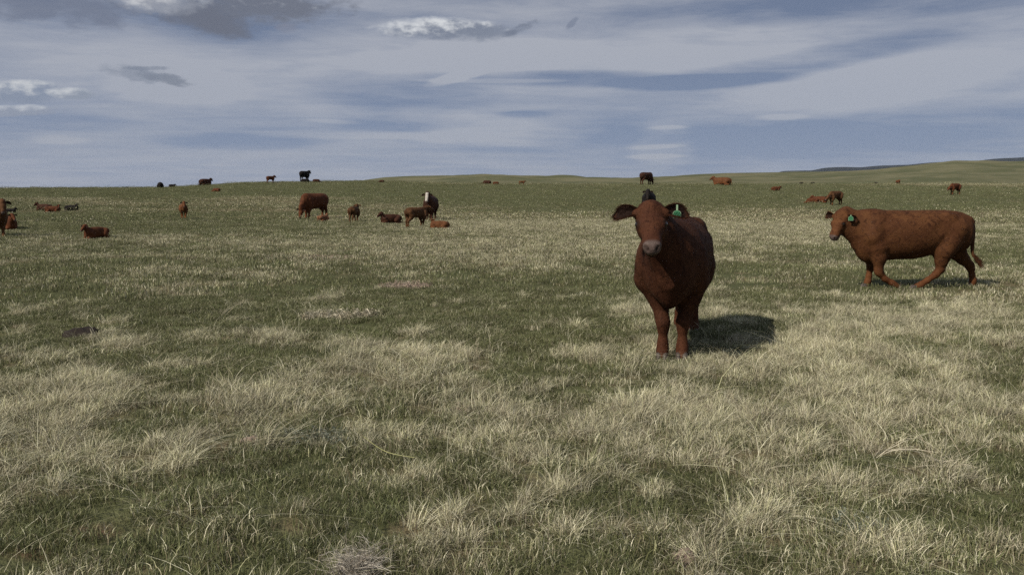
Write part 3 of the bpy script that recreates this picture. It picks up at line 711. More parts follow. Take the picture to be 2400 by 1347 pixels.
def lie_legs(): 
    o = []
    for s in (1, -1):
        o.append(leg([(.60, s * .22, .42, .14), (.48, s * .27, .22, .11), (.78, s * .20, .09, .065), (.74, s * .16, .05, .05), (.52, s * .2, .04, .045), (.45, s * .2, .04, .05)], .05))
        o.append(leg([(-.65, s * .22, .52, .19), (-.38, s * .33, .28, .16), (-.50, s * .38, .14, .09), (-.80, s * .34, .09, .065), (-.55, s * .40, .05, .045), (-.35, s * .42, .04, .05)], .05))
    return o
def lying(yaw, res=.024, det=1, pitch=42, low=0.0):
    y = R(yaw); p = (.96 + .20 * math.cos(y), .22 * math.sin(y), .97 - low)
    return make_model('lying', lie_legs(), LT, [((.68, 0, .54), (p[0] - .13, p[1] * .6, p[2] - .22), .26, .16, .12, (0, 1, 0), .75), ((.80, 0, .36), (p[0] - .07, p[1] * .8, p[2] - .27), .16, .11, .1, (0, 1, 0), .7)],
        head_matrix(p, yaw, pitch), res, det, [(-.98, 0, .68), (-1.06, .05, .45), (-1.10, .15, .15), (-1.2, .3, .05)])
L_FWD, L_LEFT, L_RIGHT = lying(10), lying(75), lying(-75)
# calves: slighter trunk, longer legs and a shorter, bigger head (built adult-high, then scaled down)
CT = TRUNK.copy(); CT[:, 2] = np.minimum(CT[:, 2] + .13, CT[:, 1] - .12); CT[:, 3] *= .72; CT[:, 0] *= .92
CN = [((.62, 0, 1.04), (.92, 0, 1.22), .19, .125, .1, (0, 1, 0), .75)]
CTAIL = [(-.82, 0, 1.14), (-.90, 0, 1.04), (-.94, 0, .78), (-.92, 0, .58)]
def calf_legs(dx=.05): return [f_leg(.12, dx), f_leg(-.12, -.06), h_leg(.13, .06), h_leg(-.13, -.04)]
C_STAND = make_model('calf', calf_legs(), CT, CN, head_matrix((1.04, 0, 1.40), 0, 52, 0, .98), .022, 1, CTAIL, ear_size=1.15)
C_TURN = make_model('calf', calf_legs(), CT, [((.62, 0, 1.04), (.88, -.10, 1.22), .19, .125, .1, (0, 1, 0), .75)], head_matrix((.98, -.16, 1.42), -55, 35, 0, 1.08), .022, 1, CTAIL, ear_size=1.15)
C_REACH = make_model('calf', calf_legs(.0), CT, [((.62, 0, 1.04), (.98, 0, 1.25), .19, .115, .1, (0, 1, 0), .75)], head_matrix((1.10, 0, 1.36), 0, 15, 0, 1.05), .022, 1, CTAIL, ear_size=1.1)
C_GRAZE = make_model('calf', calf_legs(), CT, [((.62, 0, 1.0), (1.12, 0, .84), .19, .12, .1, (0, 1, 0), .75)], head_matrix((1.20, 0, .86), 0, 38, 0, 1.05), .022, 1, CTAIL, ear_size=1.1)
CL = CT.copy(); CL[:, 1] -= .50; CL[:, 2] = np.maximum(CL[:, 2] - .62, -.03); CL[:, 3] *= 1.25; CL[:, 1] += .09 * np.cos(CL[:, 0] * math.pi / 2.0) - .05
def lying_calf(yaw, pitch=35, det=1):
    y = R(yaw); p = (.80 + .20 * math.cos(y), .22 * math.sin(y), .98)
    return make_model('lying_calf', lie_legs(), CL, [((.60, 0, .55), (p[0] - .12, p[1] * .6, p[2] - .2), .21, .13, .1, (0, 1, 0), .75)], head_matrix(p, yaw, pitch + 10, 0, .98), .022, det,
        [(-.90, 0, .60), (-.98, .05, .35), (-1.02, .2, .05)], ear_size=1.15)
CL_FWD, CL_L, CL_R = lying_calf(5), lying_calf(80), lying_calf(-80)
# head laid flat on the grass, for sleepers far off
L_FLAT = make_model('lying', lie_legs(), LT, [((.68, 0, .50), (1.08, 0, .25), .24, .14, .12, (0, 1, 0), .75)], head_matrix((1.15, 0, .26), 0, 12), .035, 0, None)
F_FWD, F_STAND, F_GRAZE = lying(10, .035, 0), make_model('cow', STAND_LEGS, TRUNK, NECK_UP, head_matrix((1.19, 0, 1.36), 0, 40), .032, 0, TAIL), \
    make_model('cow', STAND_LEGS, TRUNK, [((.72, 0, .98), (1.12, 0, .62), .25, .15, .12, (0, 1, 0), .72)], head_matrix((1.20, 0, .54), 0, 74), .030, 0, TAIL)
F_LEFT, F_RIGHT = lying(80, .035, 0), lying(-80, .035, 0)
F_CALF = make_model('calf', calf_legs(), CT, CN, head_matrix((1.04, 0, 1.40), 0, 40, 0, 1.08), .03, 0, CTAIL, ear_size=1.15)
print('models', round(time.time() - T0, 1))

RED = (.070, .0245, .0115, 1); DARKRED = (.036, .0145, .009, 1); BROWN = (.066, .031, .0145, 1); ORANGE = (.088, .036, .016, 1); BLACK = (.0105, .0085, .0085, 1); TAN = (.13, .060, .033, 1)
def spawn(model, name, px, py, hpx, heading, color, label, category, group, loc=None, scale=None, lift=0.0, width=1.0):
    g = ground_at(px, py) if loc is None else Vector((loc[0], loc[1], float(terrain(loc[0], loc[1]))))
    d = g.y
    s = scale or hpx * d / FPX / model['zmax']
    def place(o): 
        o.location = (g.x, g.y, g.z + lift); o.rotation_euler = (0, 0, R(heading)); o.scale = (s * width, s, s)
    if model['detail'] == 0:
        o = link(name, model['body'], label=label, category=category, group=group); o.color = color; place(o); return o
    root = bpy.data.objects.new(name, None); sc.collection.objects.link(root); root.empty_display_size = .2; place(root)
    root['label'] = label; root['category'] = category; root['group'] = group
    b = link('body', model['body'], root); b.color = color
    def add(ent, par):
        o = link(ent[0], ent[1], par); o.color = color
        if len(ent) > 3: o['kind'] = ent[3]
        for c in ent[2]: add(c, o)
        return o
    for ent in model['parts']: add(ent, root)
    return root
ADULT, YOUNG = 'grown cattle on the pasture', 'calves on the pasture'

# --- the two near cows ---
main_cow = spawn(MAIN, 'cow', 0, 0, 0, -90 - 14.5, (.043, .0162, .0086, 1), 'red-brown cow standing in front facing the camera with a green tag in one ear', 'cow', ADULT, loc=(1.625, 8.42), scale=1.015, lift=-.025)
walk_cow = spawn(WALK, 'cow', 2127, 673, 0, 180, (.070, .0285, .0125, 1), 'red-brown cow walking to the left at the right side of the picture', 'cow', ADULT, scale=.955, lift=-.03)

def ear_tag(parent, model, side, along, w, h, neck_h, text, out=.03, swing=0):
    """a plastic tag on its stud: pale rim, green face, black number"""
    o, M, sz = model['H']
    b = o + M @ np.array([.030, side * .100, -.062]) + M @ np.array([-.02, side, .0]) * along + M @ np.array([0, 0, 1.0]) * out
    f = M @ np.array([.0, side * .0, 1.0]); f[2] = 0; f = f / np.linalg.norm(f)
    c, s_ = math.cos(R(swing)), math.sin(R(swing)); f = np.array([f[0] * c - f[1] * s_, f[0] * s_ + f[1] * c, 0])
    r = np.cross([0, 0, 1.0], f); r = r / np.linalg.norm(r); u = np.array([0, 0, 1.0])
    def outline(g):
        W, Hh = w / 2 - g, h - g
        pts = [(.22 * w * .5 - g * .5, -g * .2), (.22 * w * .5 - g * .5, -neck_h)]
        pts += [(W * .72, -neck_h - h * .10 - g * .4), (W, -neck_h - h * .34), (W, -neck_h - Hh * .93), (W * .9, -neck_h - Hh)]
        return pts + [(-x, y) for x, y in reversed(pts)]
    def plate(pts, z0, z1):
        n = len(pts); V = [b + r * x + u * y + f * z0 for x, y in pts] + [b + r * x + u * y + f * z1 for x, y in pts]
        return V, [tuple(range(n)), tuple(range(n, 2 * n))[::-1]] + [(i, n + i, n + (i + 1) % n, (i + 1) % n) for i in range(n)]
    V, F = plate(outline(0), -.001, .001); t = link('ear_tag', new_mesh('ear_tag', V, F, M_TAGEDGE, False), parent)
    V, F = plate([(x, y) for x, y in outline(.0045) if y < -neck_h * .8], .001, .0022); link('tag_face', new_mesh('tag_face', V, F, M_TAG, False), t)
    if text:
        cu = bpy.data.curves.new('tag_number', 'FONT'); cu.body = text; cu.size = h * .72; cu.align_x = 'CENTER'; cu.align_y = 'CENTER'; cu.extrude = .0004; cu.offset = .0006
        ob = bpy.data.objects.new('tmp', cu); me = bpy.data.meshes.new_from_object(ob); bpy.data.objects.remove(ob)
        me.name = 'tag_number'
        for v in me.vertices:
            x, y, z = v.co; v.co = Vector(b + r * x * .92 + u * (y - neck_h - h * .54) + f * (.0032 + z))
        me.materials.clear(); me.materials.append(M_INK); link('tag_number', me, t)
    return t
ear_tag(main_cow, MAIN, 1, .105, .068, .064, .048, '050', .075, 0)
ear_tag(walk_cow, WALK, 1, .11, .075, .070, .02, '', .05, 35)

# --- the herd: model, name, px, foot py, pixel height, heading, colour, label, category, group
HERD = [
 (A_EDGE, 'cow', -17, 555, 90, -38, BROWN, 'brown cow cut off by the left edge with one black-tipped ear showing', 'cow', ADULT),
 (L_FWD, 'cow', 20, 537, 38, -48, RED, 'red cow lying beside the legs of the cow at the left edge', 'cow', ADULT),
 (CL_FWD, 'calf', 24, 499, 13, 20, BLACK, 'black calf lying behind the cows at the left edge', 'calf', YOUNG),
 (CL_FWD, 'calf', 104, 494, 20, 175, DARKRED, 'dark red calf with its head up to the left, leftmost of three in a row', 'calf', YOUNG),
 (CL_R, 'calf', 124, 498, 19, 8, RED, 'red calf lying in the middle of three resting in a row', 'calf', YOUNG),
 (CL_R, 'calf', 168, 494, 17, 5, BLACK, 'black calf lying at the right end of three resting in a row', 'calf', YOUNG),
 (CL_FWD, 'calf', 226, 560, 36, 250, RED, 'red calf lying alone at left with its dark head raised', 'calf', YOUNG),
 (C_STAND, 'calf', 431, 512, 41, -66, ORANGE, 'light red calf standing alone facing the camera in the left pasture', 'calf', YOUNG),
 (L_FLAT, 'cow', 376, 440, 13, 112, BLACK, 'black cow lying on the skyline, seen as a round hump', 'cow', ADULT),
 (F_FWD, 'calf', 403, 438, 7, 10, BLACK, 'small black calf lying on the skyline beside the black hump', 'calf', YOUNG),
 (F_FWD, 'cow', 481, 434, 17, 62, DARKRED, 'dark red cow lying on the skyline with its head raised to the right', 'cow', ADULT),
 (L_FLAT, 'calf', 508, 449, 8, 172, RED, 'red calf sleeping flat on the slope just below the left skyline', 'calf', YOUNG),
 (F_CALF, 'calf', 634, 429, 18, 55, RED, 'red calf standing on the skyline left of the black cow', 'calf', YOUNG),
 (F_STAND, 'cow', 714, 425, 26, 72, BLACK, 'black cow standing on the skyline looking right', 'cow', ADULT),
 (L_FLAT, 'calf', 715, 427, 8, 5, BLACK, 'black calf lying at the feet of the black cow on the skyline', 'calf', YOUNG),
 (L_FLAT, 'calf', 741, 427, 7, 5, DARKRED, 'brown calf lying flat right of the black cow on the skyline', 'calf', YOUNG),
 (L_FLAT, 'calf', 895, 427, 5, 180, DARKRED, 'dark speck of a calf lying alone below the low hill crest', 'calf', YOUNG),
 (A_GRAZE, 'cow', 739, 512, 59, 246, RED, 'big dark red cow grazing with its head down to the left', 'cow', ADULT),
 (CL_L, 'calf', 758, 519, 19, 60, TAN, 'light red calf lying behind the hooves of the big grazing cow', 'calf', YOUNG),
 (C_STAND, 'calf', 830, 521, 43, 84, BROWN, 'brown calf standing alone with its rump to the camera', 'calf', YOUNG),
 (CL_FWD, 'calf', 917, 524, 28, 208, DARKRED, 'very dark red calf lying with both ears spread wide', 'calf', YOUNG),
 (A_WHITE, 'cow', 1010, 517, 68, -91, DARKRED, 'dark red cow with a white face standing toward the camera', 'cow', ADULT),
 (C_REACH, 'calf', 975, 533, 51, 52, BROWN, 'brown calf standing and reaching its muzzle to the white-faced cow', 'calf', YOUNG),
 (CL_R, 'calf', 1031, 537, 25, 172, ORANGE, 'orange-red calf lying in front of the white-faced cow', 'calf', YOUNG),
 (L_FLAT, 'calf', 1142, 431, 8, 180, DARKRED, 'dark red calf lying at the left of two in the far middle', 'calf', YOUNG),
 (L_FLAT, 'calf', 1162, 432, 6, 5, RED, 'red calf lying flat at the right of two in the far middle', 'calf', YOUNG),
 (F_CALF, 'calf', 1223, 434, 11, 10, ORANGE, 'small light red calf alone in the far middle of the pasture', 'calf', YOUNG),
 (F_GRAZE, 'cow', 1514, 433, 29, 46, DARKRED, 'dark red cow grazing on the far crest above the head of the front cow', 'cow', ADULT),
 (A_STAND, 'cow', 1520, 507, 64, -102, BLACK, 'black cow standing right behind the head of the front cow', 'cow', ADULT),
 (F_FWD, 'cow', 1693, 434, 21, 150, ORANGE, 'orange-red cow lying on the far crest with its head up to the left', 'cow', ADULT),
 (F_FWD, 'calf', 1818, 447, 11, 12, RED, 'red calf lying alone below the far crest between two cows', 'calf', YOUNG),
 (L_FLAT, 'calf', 1905, 476, 12, 175, RED, 'flat red calf lying at the left of two beside the small grazing cow', 'calf', YOUNG),
 (F_FWD, 'calf', 1922, 475, 17, 150, RED, 'red calf lying right in front of the nose of the small grazing cow', 'calf', YOUNG),
 (C_GRAZE, 'cow', 1958, 481, 33, 216, BROWN, 'small brown cow bending its head down to two lying calves', 'cow', ADULT),
 (F_CALF, 'calf', 2104, 433, 12, -90, ORANGE, 'tiny red calf facing the camera below the right hill', 'calf', YOUNG),
 (C_GRAZE, 'calf', 2238, 456, 26, 212, RED, 'red calf standing alone at far right above the walking cow', 'calf', YOUNG),
 (L_FLAT, 'calf', 1878, 431, 4, 5, BLACK, 'dark speck of a calf lying far off, left of the pair below the hill', 'calf', YOUNG),
 (L_FLAT, 'calf', 1905, 431, 4, 175, BLACK, 'dark speck of a calf lying far off, right of the pair below the hill', 'calf', YOUNG),
 (L_FLAT, 'calf', 2052, 431, 4, 5, BLACK, 'dark speck of a calf lying left of the tiny red calf below the hill', 'calf', YOUNG),
]
for h_ in HERD:
    w = 1.0
    spawn(*h_[:2], h_[2], h_[3], h_[4], h_[5], h_[6], h_[7], h_[8], h_[9])
print('herd', round(time.time() - T0, 1))

# ---------------------------------------------------------------- grass
def tuft(name, n, hmin, hmax, spread, width, cols, seed, curl=.6, lean=(0, 0), segs=3, cols_w=None, flat=0.0):
    """a bundle of curved tapering blades as one mesh"""
    g = np.random.default_rng(seed); k = segs + 1
    if isinstance(spread, tuple): b = np.stack([g.uniform(-spread[0] / 2, spread[0] / 2, n), g.uniform(-spread[1] / 2, spread[1] / 2, n)], 1)
    else:
        rr = spread * g.random(n) ** .7; th = g.uniform(0, 2 * math.pi, n); b = np.stack([rr * np.cos(th), rr * np.sin(th)], 1)
    h = g.uniform(hmin, hmax, n); a = g.uniform(0, 2 * math.pi, n); d = np.stack([np.cos(a), np.sin(a)], 1)
    if not isinstance(spread, tuple): d = d * .6 + b / (spread + 1e-6) * .8
    d = d + np.array(lean)[None]
    bend = g.uniform(.15, 1.0, n)[:, None] * curl + flat
    fa = g.uniform(0, math.pi, n); f = np.stack([np.cos(fa), np.sin(fa), 0 * fa], 1)
    V = np.zeros((n, 2 * k - 1, 3)); w = width * g.uniform(.6, 1.3, n)
    for i in range(k):
        t = i / segs
        xy = b + d * (bend * (t ** 1.7) * h[:, None]); z = h * (t - .42 * np.clip(bend[:, 0], 0, 1.7) * t * t)
        c = np.concatenate([xy, z[:, None]], 1)
        if i < segs:
            wd = (w * (1 - .55 * t))[:, None] * .5; V[:, 2 * i] = c - f * wd; V[:, 2 * i + 1] = c + f * wd
        else: V[:, 2 * i] = c
    V[:, :2, 2] -= .012
    o = (np.arange(n) * (2 * k - 1))[:, None]; F = []
    for i in range(segs - 1): F += (o + np.array([[2 * i, 2 * i + 1, 2 * i + 3, 2 * i + 2]])).tolist()
    F += (o + np.array([[2 * segs - 2, 2 * segs - 1, 2 * segs]])).tolist()
    cols = np.array(cols); ci = g.choice(len(cols), n, p=cols_w); C = cols[ci] * g.uniform(.7, 1.25, n)[:, None]
    C = np.repeat(np.concatenate([C, np.ones((n, 1))], 1)[:, None], 2 * k - 1, 1).reshape(-1, 4)
    me = new_mesh(name, V.reshape(-1, 3), F, M_BLADE, False, {'col': C})
    return me
STRAW = [(.55, .525, .375), (.66, .635, .48), (.385, .355, .245), (.47, .465, .28), (.23, .195, .135)]
GREEN = [(.122, .138, .062), (.154, .166, .076), (.090, .100, .048), (.190, .196, .096), (.18, .16, .105)]
MIX = GREEN + STRAW
def mixw(s): return [(1 - s) * x for x in (.3, .25, .25, .12, .08)] + [s * x for x in (.25, .2, .25, .15, .15)]
def scatter(name, variants, P, S, Rz, idx, tilt=None, **props):
    """one 'stuff' object: geometry nodes set a tuft on every point"""
    col = bpy.data.collections.new(name + '_tufts')
    for i, me in enumerate(variants):
        o = bpy.data.objects.new('%s_tuft_%02d' % (name, i), me); col.objects.link(o)
    me = bpy.data.meshes.new(name); me.vertices.add(len(P)); me.vertices.foreach_set('co', P.astype(np.float32).ravel())
    for k, typ, a in (('s', 'FLOAT_VECTOR', S), ('r', 'FLOAT_VECTOR', Rz), ('i', 'INT', idx)):
        at = me.attributes.new(k, typ, 'POINT')
        if typ == 'INT': at.data.foreach_set('value', a.astype(np.int32))
        else: at.data.foreach_set('vector', a.astype(np.float32).ravel())
    o = link(name, me, **props)
    ng = bpy.data.node_groups.new(name, 'GeometryNodeTree')
    ng.interface.new_socket('Geometry', in_out='INPUT', socket_type='NodeSocketGeometry'); ng.interface.new_socket('Geometry', in_out='OUTPUT', socket_type='NodeSocketGeometry')
    N = ng.nodes; L = ng.links; gi = N.new('NodeGroupInput'); go = N.new('NodeGroupOutput')
    ci = N.new('GeometryNodeCollectionInfo'); ci.inputs['Collection'].default_value = col; ci.inputs['Separate Children'].default_value = True; ci.inputs['Reset Children'].default_value = True
    ip = N.new('GeometryNodeInstanceOnPoints'); ip.inputs['Pick Instance'].default_value = True
    def attr(nm, t):
        a = N.new('GeometryNodeInputNamedAttribute'); a.data_type = t; a.inputs[0].default_value = nm; return a.outputs[0]
    L.new(gi.outputs[0], ip.inputs['Points']); L.new(ci.outputs[0], ip.inputs['Instance']); L.new(attr('i', 'INT'), ip.inputs['Instance Index'])
    L.new(attr('r', 'FLOAT_VECTOR'), ip.inputs['Rotation']); L.new(attr('s', 'FLOAT_VECTOR'), ip.inputs['Scale']); L.new(ip.outputs[0], go.inputs[0])
    m = o.modifiers.new('scatter', 'NODES'); m.node_group = ng
    return o
def sample(r0, r1, dens, seed, half=36):
    """points between two distances, in the field of view and a margin either side"""
    g = np.random.default_rng(seed); th = R(half)
    n = int(dens * th * (r1 ** 2 - r0 ** 2)); r = np.sqrt(g.uniform(r0 ** 2, r1 ** 2, n)); a = g.uniform(-th, th, n)
    return r * np.sin(a), r * np.cos(a), g
def lay(name, variants, r0, r1, dens, seed, prob, size, vfun=None, sq=(1, 1), **props):
    x, y, g = sample(r0, r1, dens, seed); s, soil = masks(x, y)
    p = prob(s, soil); keep = g.random(len(x)) < p; x, y, s, soil = x[keep], y[keep], s[keep], soil[keep]
    z = terrain(x, y) + .006; n = len(x)
    sc_ = (size[0] + (size[1] - size[0]) * s) * g.uniform(.75, 1.3, n)
    S = np.stack([sc_ * g.uniform(.85, 1.2, n), sc_ * g.uniform(.85, 1.2, n), sc_ * g.uniform(.8, 1.2, n)], 1)
    rz = g.uniform(0, 2 * math.pi, n) if not props.get('wind') else g.normal(0, .55, n); props.pop('wind', None)
    Rv = np.stack([g.normal(0, .10, n), g.normal(0, .10, n), rz], 1)
    if vfun is None: idx = g.integers(0, len(variants), n)
    else: idx = vfun(s, g)
    print(name, n)
    return scatter(name, variants, np.stack([x, y, z], 1), S, Rv, idx, **props)

def shades(prefix, k, steps, **kw):
    return [tuft('%s_%02d' % (prefix, i * k + j), cols=MIX, cols_w=mixw(steps[i]), seed=100 + i * 31 + j, **kw) for i in range(len(steps)) for j in range(k)]
st = (.08, .18, .34, .55)
def pick(k, nsteps=4):
    return lambda s, g: np.clip((s * nsteps + g.normal(0, .55, len(s))).astype(int), 0, nsteps - 1) * k + g.integers(0, k, len(s))
# short living turf
turf_near = shades('turf_near', 3, st, n=170, hmin=.02, hmax=.06, spread=(.19, .19), width=.0030, curl=1.1)
turf_mid = shades('turf_mid', 2, st, n=200, hmin=.02, hmax=.06, spread=(.55, .55), width=.0060, curl=1.0, segs=2)
turf_far = shades('turf_far', 2, (.03, .10, .22, .40), n=150, hmin=.02, hmax=.055, spread=(1.5, 1.5), width=.018, curl=1.0, segs=2)
lay('turf', turf_near, 2.3, 13, 58, 1, lambda s, so: (1 - .55 * so), (1.0, 1.15), pick(3), kind='stuff', label='short green turf in the foreground')
lay('turf', turf_mid, 12.5, 42, 9, 2, lambda s, so: (1 - .7 * so), (1.0, 1.2), pick(2), kind='stuff', label='short green turf of the middle pasture')
lay('turf', turf_far, 40, 113, 1.5, 3, lambda s, so: 1 + 0 * s, (1.0, 1.2), pick(2), kind='stuff', label='short green turf of the far pasture')
# dry bunch grass, leaning with the wind
def bunch(prefix, k, cols=None, **kw): return [tuft('%s_%d' % (prefix, j), cols=(cols or STRAW + GREEN[:3]), cols_w=(None if cols else [.24, .18, .20, .15, .13, .04, .03, .03]), seed=300 + j, **kw) for j in range(k)]
dry_near = bunch('dry_near', 7, n=140, hmin=.04, hmax=.125, spread=.065, width=.0023, curl=1.9, lean=(.3, .2))
dry_mid = bunch('dry_mid', 5, n=50, hmin=.035, hmax=.10, spread=.09, width=.0045, curl=1.5, lean=(.2, .1), segs=2)
dry_far = bunch('dry_far', 4, cols=[(.34, .32, .21), (.30, .285, .18), (.38, .355, .24)], n=40, hmin=.03, hmax=.085, spread=.26, width=.016, curl=1.1, segs=2)
lay('dry_grass', dry_near, 2.3, 13, 46, 4, lambda s, so: np.clip((s - .45) * 2.3, 0.025, 1) * (1 - .7 * so), (.5, 1.2), kind='stuff', label='pale dry bunch grass in the foreground', wind=True)
lay('dry_grass', dry_mid, 12.5, 42, 13, 5, lambda s, so: np.clip((s - .42) * 2.0, 0.012, 1) * (1 - .8 * so), (.6, 1.1), kind='stuff', label='pale dry bunch grass of the middle pasture', wind=True)
lay('dry_grass', dry_far, 40, 113, 2.4, 6, lambda s, so: np.clip((s - .3) * 1.4, 0.02, 1), (.6, 1.1), kind='stuff', label='pale dry bunch grass of the far pasture')
# loose thin litter lying between the tufts
litter = [tuft('litter_%d' % j, n=26, hmin=.08, hmax=.26, spread=.16, width=.0022, cols=STRAW, seed=500 + j, curl=1.2, flat=.9, segs=4) for j in range(5)]
lay('dry_grass', litter, 2.3, 12, 16, 7, lambda s, so: np.clip(.15 + s * .8, 0, 1), (.8, 1.1), kind='stuff', label='thin dry stems lying between the tufts')
print('grass', round(time.time() - T0, 1))

# ---------------------------------------------------------------- small things lying on the pasture
def on_ground(px, py): return ground_at(px, py)
def thing(name, me, p, rz=0, s=1.0, **kw):
    o = link(name, me, **kw); o.location = p; o.rotation_euler = (0, 0, rz); o.scale = (s, s, s); return o
def lumpy(name, w, d, h, mat, seed, nu=28, nv=12, rough=.25, freq=5):
    """a heap or a stone: a dome with a broken-up surface, seated in the ground"""
    V = [(0, 0, h)]; g = np.random.default_rng(seed)
    for i in range(1, nv + 1):
        a = i / nv * math.pi * .60
        for j in range(nu):
            b = 2 * math.pi * j / nu; x, y = math.sin(a) * math.cos(b), math.sin(a) * math.sin(b)
            k = 1 + rough * (float(fbm(np.array(x * freq * .5 + 9 + seed), np.array(y * freq * .5 + 4 + a), 4, seed)) - .5) * 2.4
            V.append((x * w * k, y * d * k, math.cos(a) * h * k))
    F = [(0, 1 + j, 1 + (j + 1) % nu) for j in range(nu)]
    for i in range(nv - 1):
        for j in range(nu): F.append((1 + i * nu + j, 1 + (i + 1) * nu + j, 1 + (i + 1) * nu + (j + 1) % nu, 1 + i * nu + (j + 1) % nu))
    return new_mesh(name, V, F, mat, True)
thing('dung_heap', lumpy('dung_heap', .20, .14, .085, M_DUNG, 3, rough=.3, freq=7), on_ground(195, 786), .2, label='dark heap of dried dung on the green turf at left', category='dung')
thing('stone', lumpy('stone', .070, .05, .05, M_ROCK, 5), on_ground(588, 1042), .4, label='small pinkish stone half hidden in straw left of centre', category='stone', group='small stones in the grass')
thing('stone', lumpy('stone', .075, .055, .045, M_ROCK, 6), on_ground(1605, 1316), 1.2, label='pale grey-pink stone at the bottom edge right of centre', category='stone', group='small stones in the grass')
M_BROAD = M_BLADE
def weed(name, n, w, d, h, leaf_l, leaf_w, cols, seed):
    """a patch of dead broad-leaved weeds: stems carrying small curled leaves"""
    g = np.random.default_rng(seed); V = []; F = []; C = []
    def quad(a, b, c, d_, col):
        o = len(V); V.extend([a, b, c, d_]); F.append((o, o + 1, o + 2, o + 3)); C.extend([(*col, 1)] * 4)
    for i in range(n):
        r = g.random() ** .6; th = g.uniform(0, 6.28); b = np.array([r * math.cos(th) * w, r * math.sin(th) * d, -.01])
        t = b + np.array([g.normal(0, .05), g.normal(0, .05), h * g.uniform(.4, 1.0)]); col = np.array(cols[g.integers(len(cols))]) * g.uniform(.7, 1.2)
        s_ = np.array([.0016, .0008, 0]); quad(b - s_, b + s_, t + s_ * .6, t - s_ * .6, col * .7)
        for k in range(g.integers(3, 8)):
            u = g.uniform(.25, 1); p = b + (t - b) * u; a = g.uniform(0, 6.28); e = np.array([math.cos(a), math.sin(a), g.uniform(-.5, .6)]); e /= np.linalg.norm(e)
            f = np.cross(e, g.normal(0, 1, 3)); f /= np.linalg.norm(f); L_ = leaf_l * g.uniform(.5, 1.2); W_ = leaf_w * g.uniform(.5, 1.2); m = p + e * L_ * .5; q = p + e * L_ + np.array([0, 0, -.4 * L_])
            quad(p, m - f * W_ * .5, q, m + f * W_ * .5, col * g.uniform(.85, 1.15))
    return new_mesh(name, V, F, M_BLADE, False, {'col': C})
PINK = [(.42, .33, .27), (.50, .42, .34), (.34, .25, .20)]; PALE = [(.52, .48, .36), (.60, .56, .44), (.40, .35, .25)]; SAGE = [(.20, .23, .19), (.27, .30, .25), (.15, .18, .14)]
G_ = 'patches of dead weeds'
thing('dead_weed', weed('dead_weed', 340, .42, .42, .12, .040, .009, PINK, 1), on_ground(950, 676), label='pinkish patch of dead weeds in the green pasture centre', category='weed', group=G_)
thing('dead_weed', weed('dead_weed', 260, .42, .16, .13, .055, .008, PALE, 2), on_ground(785, 748), label='pale curled dead weeds in a row, nearer than the pinkish patch', category='weed', group=G_)
thing('dead_weed', weed('dead_weed', 60, .10, .10, .12, .045, .016, PALE, 3), on_ground(862, 744), label='small upright tuft of pale dead weed at the right end of the row', category='weed', group=G_)
thing('dead_weed', weed('dead_weed', 300, .9, .5, .07, .03, .014, PINK, 4), on_ground(740, 604), label='long thin pinkish cover of dead weeds farther back in the middle pasture', kind='stuff')
thing('dead_weed', weed('dead_weed', 60, .07, .07, .07, .03, .012, PINK, 5), on_ground(1092, 968), label='small pinkish dead weed in the foreground straw at centre', category='weed', group=G_)
thing('sagebrush_sprig', weed('sagebrush_sprig', 190, .24, .17, .06, .028, .007, SAGE, 6), on_ground(745, 1030), label='low grey-green sage sprig spreading in the left foreground', category='plant', group='grey sage sprigs')
thing('sagebrush_sprig', weed('sagebrush_sprig', 90, .12, .10, .07, .028, .007, SAGE, 7), on_ground(2010, 1240), label='small grey-green sage sprig in the right foreground', category='plant', group='grey sage sprigs')
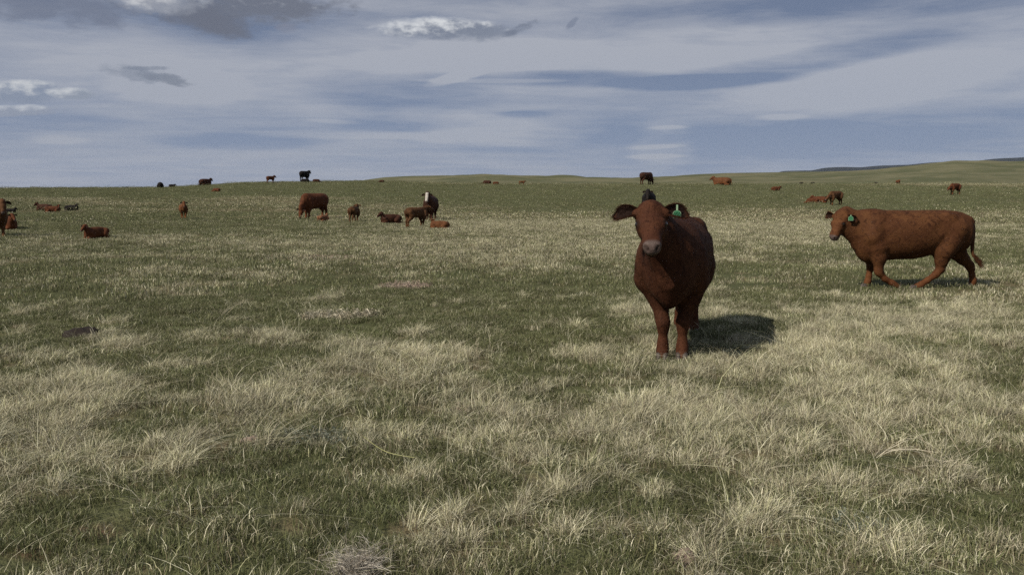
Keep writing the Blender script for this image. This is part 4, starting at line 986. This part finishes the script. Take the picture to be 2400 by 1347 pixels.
def twigs(name, n, r, h, cols, seed, wdt=.004, curl=2.2):
    """a dead crown of bare curling twigs"""
    g = np.random.default_rng(seed); V = []; F = []; C = []
    for i in range(n):
        a = g.uniform(0, 6.28); p = np.array([g.normal(0, r * .25), g.normal(0, r * .25), 0]); d = np.array([math.cos(a), math.sin(a), g.uniform(.5, 1.8)]); d /= np.linalg.norm(d); col = np.array(cols[g.integers(len(cols))]) * g.uniform(.7, 1.2); w = wdt * g.uniform(.6, 1.3)
        st_ = h / 6 * g.uniform(.7, 1.5); prev = None
        for k in range(8):
            s_ = np.cross(d, [0, 0, 1.0]) * w * (1 - k / 9); o = len(V); V.extend([p - s_, p + s_, p + np.array([0, 0, w * (1 - k / 9) * 1.4])]); C.extend([(*col, 1)] * 3)
            if prev is not None:
                for x_, y_ in ((0, 1), (1, 2), (2, 0)): F.append((prev + x_, prev + y_, o + y_, o + x_))
            prev = o; p = p + d * st_; d = d + g.normal(0, .22 * curl / 2, 3) + np.array([0, 0, -.12]); d /= np.linalg.norm(d)
            p[2] = max(p[2], .004)
    return new_mesh(name, V, F, M_BLADE, False, {'col': C})
GREY = [(.30, .27, .23), (.40, .37, .32), (.18, .15, .12), (.46, .43, .38)]
thing('dead_shrub', twigs('dead_shrub', 420, .15, .12, GREY, 11, .0016, 3.4), on_ground(835, 1345), label='grey tangle of dead twigs at the bottom edge', category='shrub')
thing('dry_plant', twigs('dry_plant', 9, .10, .26, PALE, 12, .003, .6), on_ground(520, 744), label='few tall pale dead stems standing on the green turf at left', category='dry stems', group='standing dead stems')
thing('dry_plant', twigs('dry_plant', 16, .16, .24, PALE, 13, .003, .7), on_ground(2235, 1105), label='fan of tall pale dead stems in the right foreground', category='dry stems', group='standing dead stems')
thing('dry_plant', twigs('dry_plant', 12, .12, .2, PALE, 14, .0028, 1.0), on_ground(2050, 1070), label='thin pale dead stems left of the fan of stems', category='dry stems', group='standing dead stems')
A_, B_, C3 = on_ground(852, 1062), on_ground(905, 1092), on_ground(975, 1102)
pp = smooth_path([A_ + Vector((0, 0, .10)), B_ + Vector((0, 0, .085)), C3 + Vector((0, 0, .07))], 8); tv, tf = tube(pp, [.0022] * len(pp), 5)
link('grass_stalk', new_mesh('grass_stalk', tv, tf, M_BLADE, True, {'col': [(.45, .47, .22, 1)] * len(tv)}), label='single long yellow-green stalk arching over the foreground grass', category='grass stalk')
print('small things', round(time.time() - T0, 1))
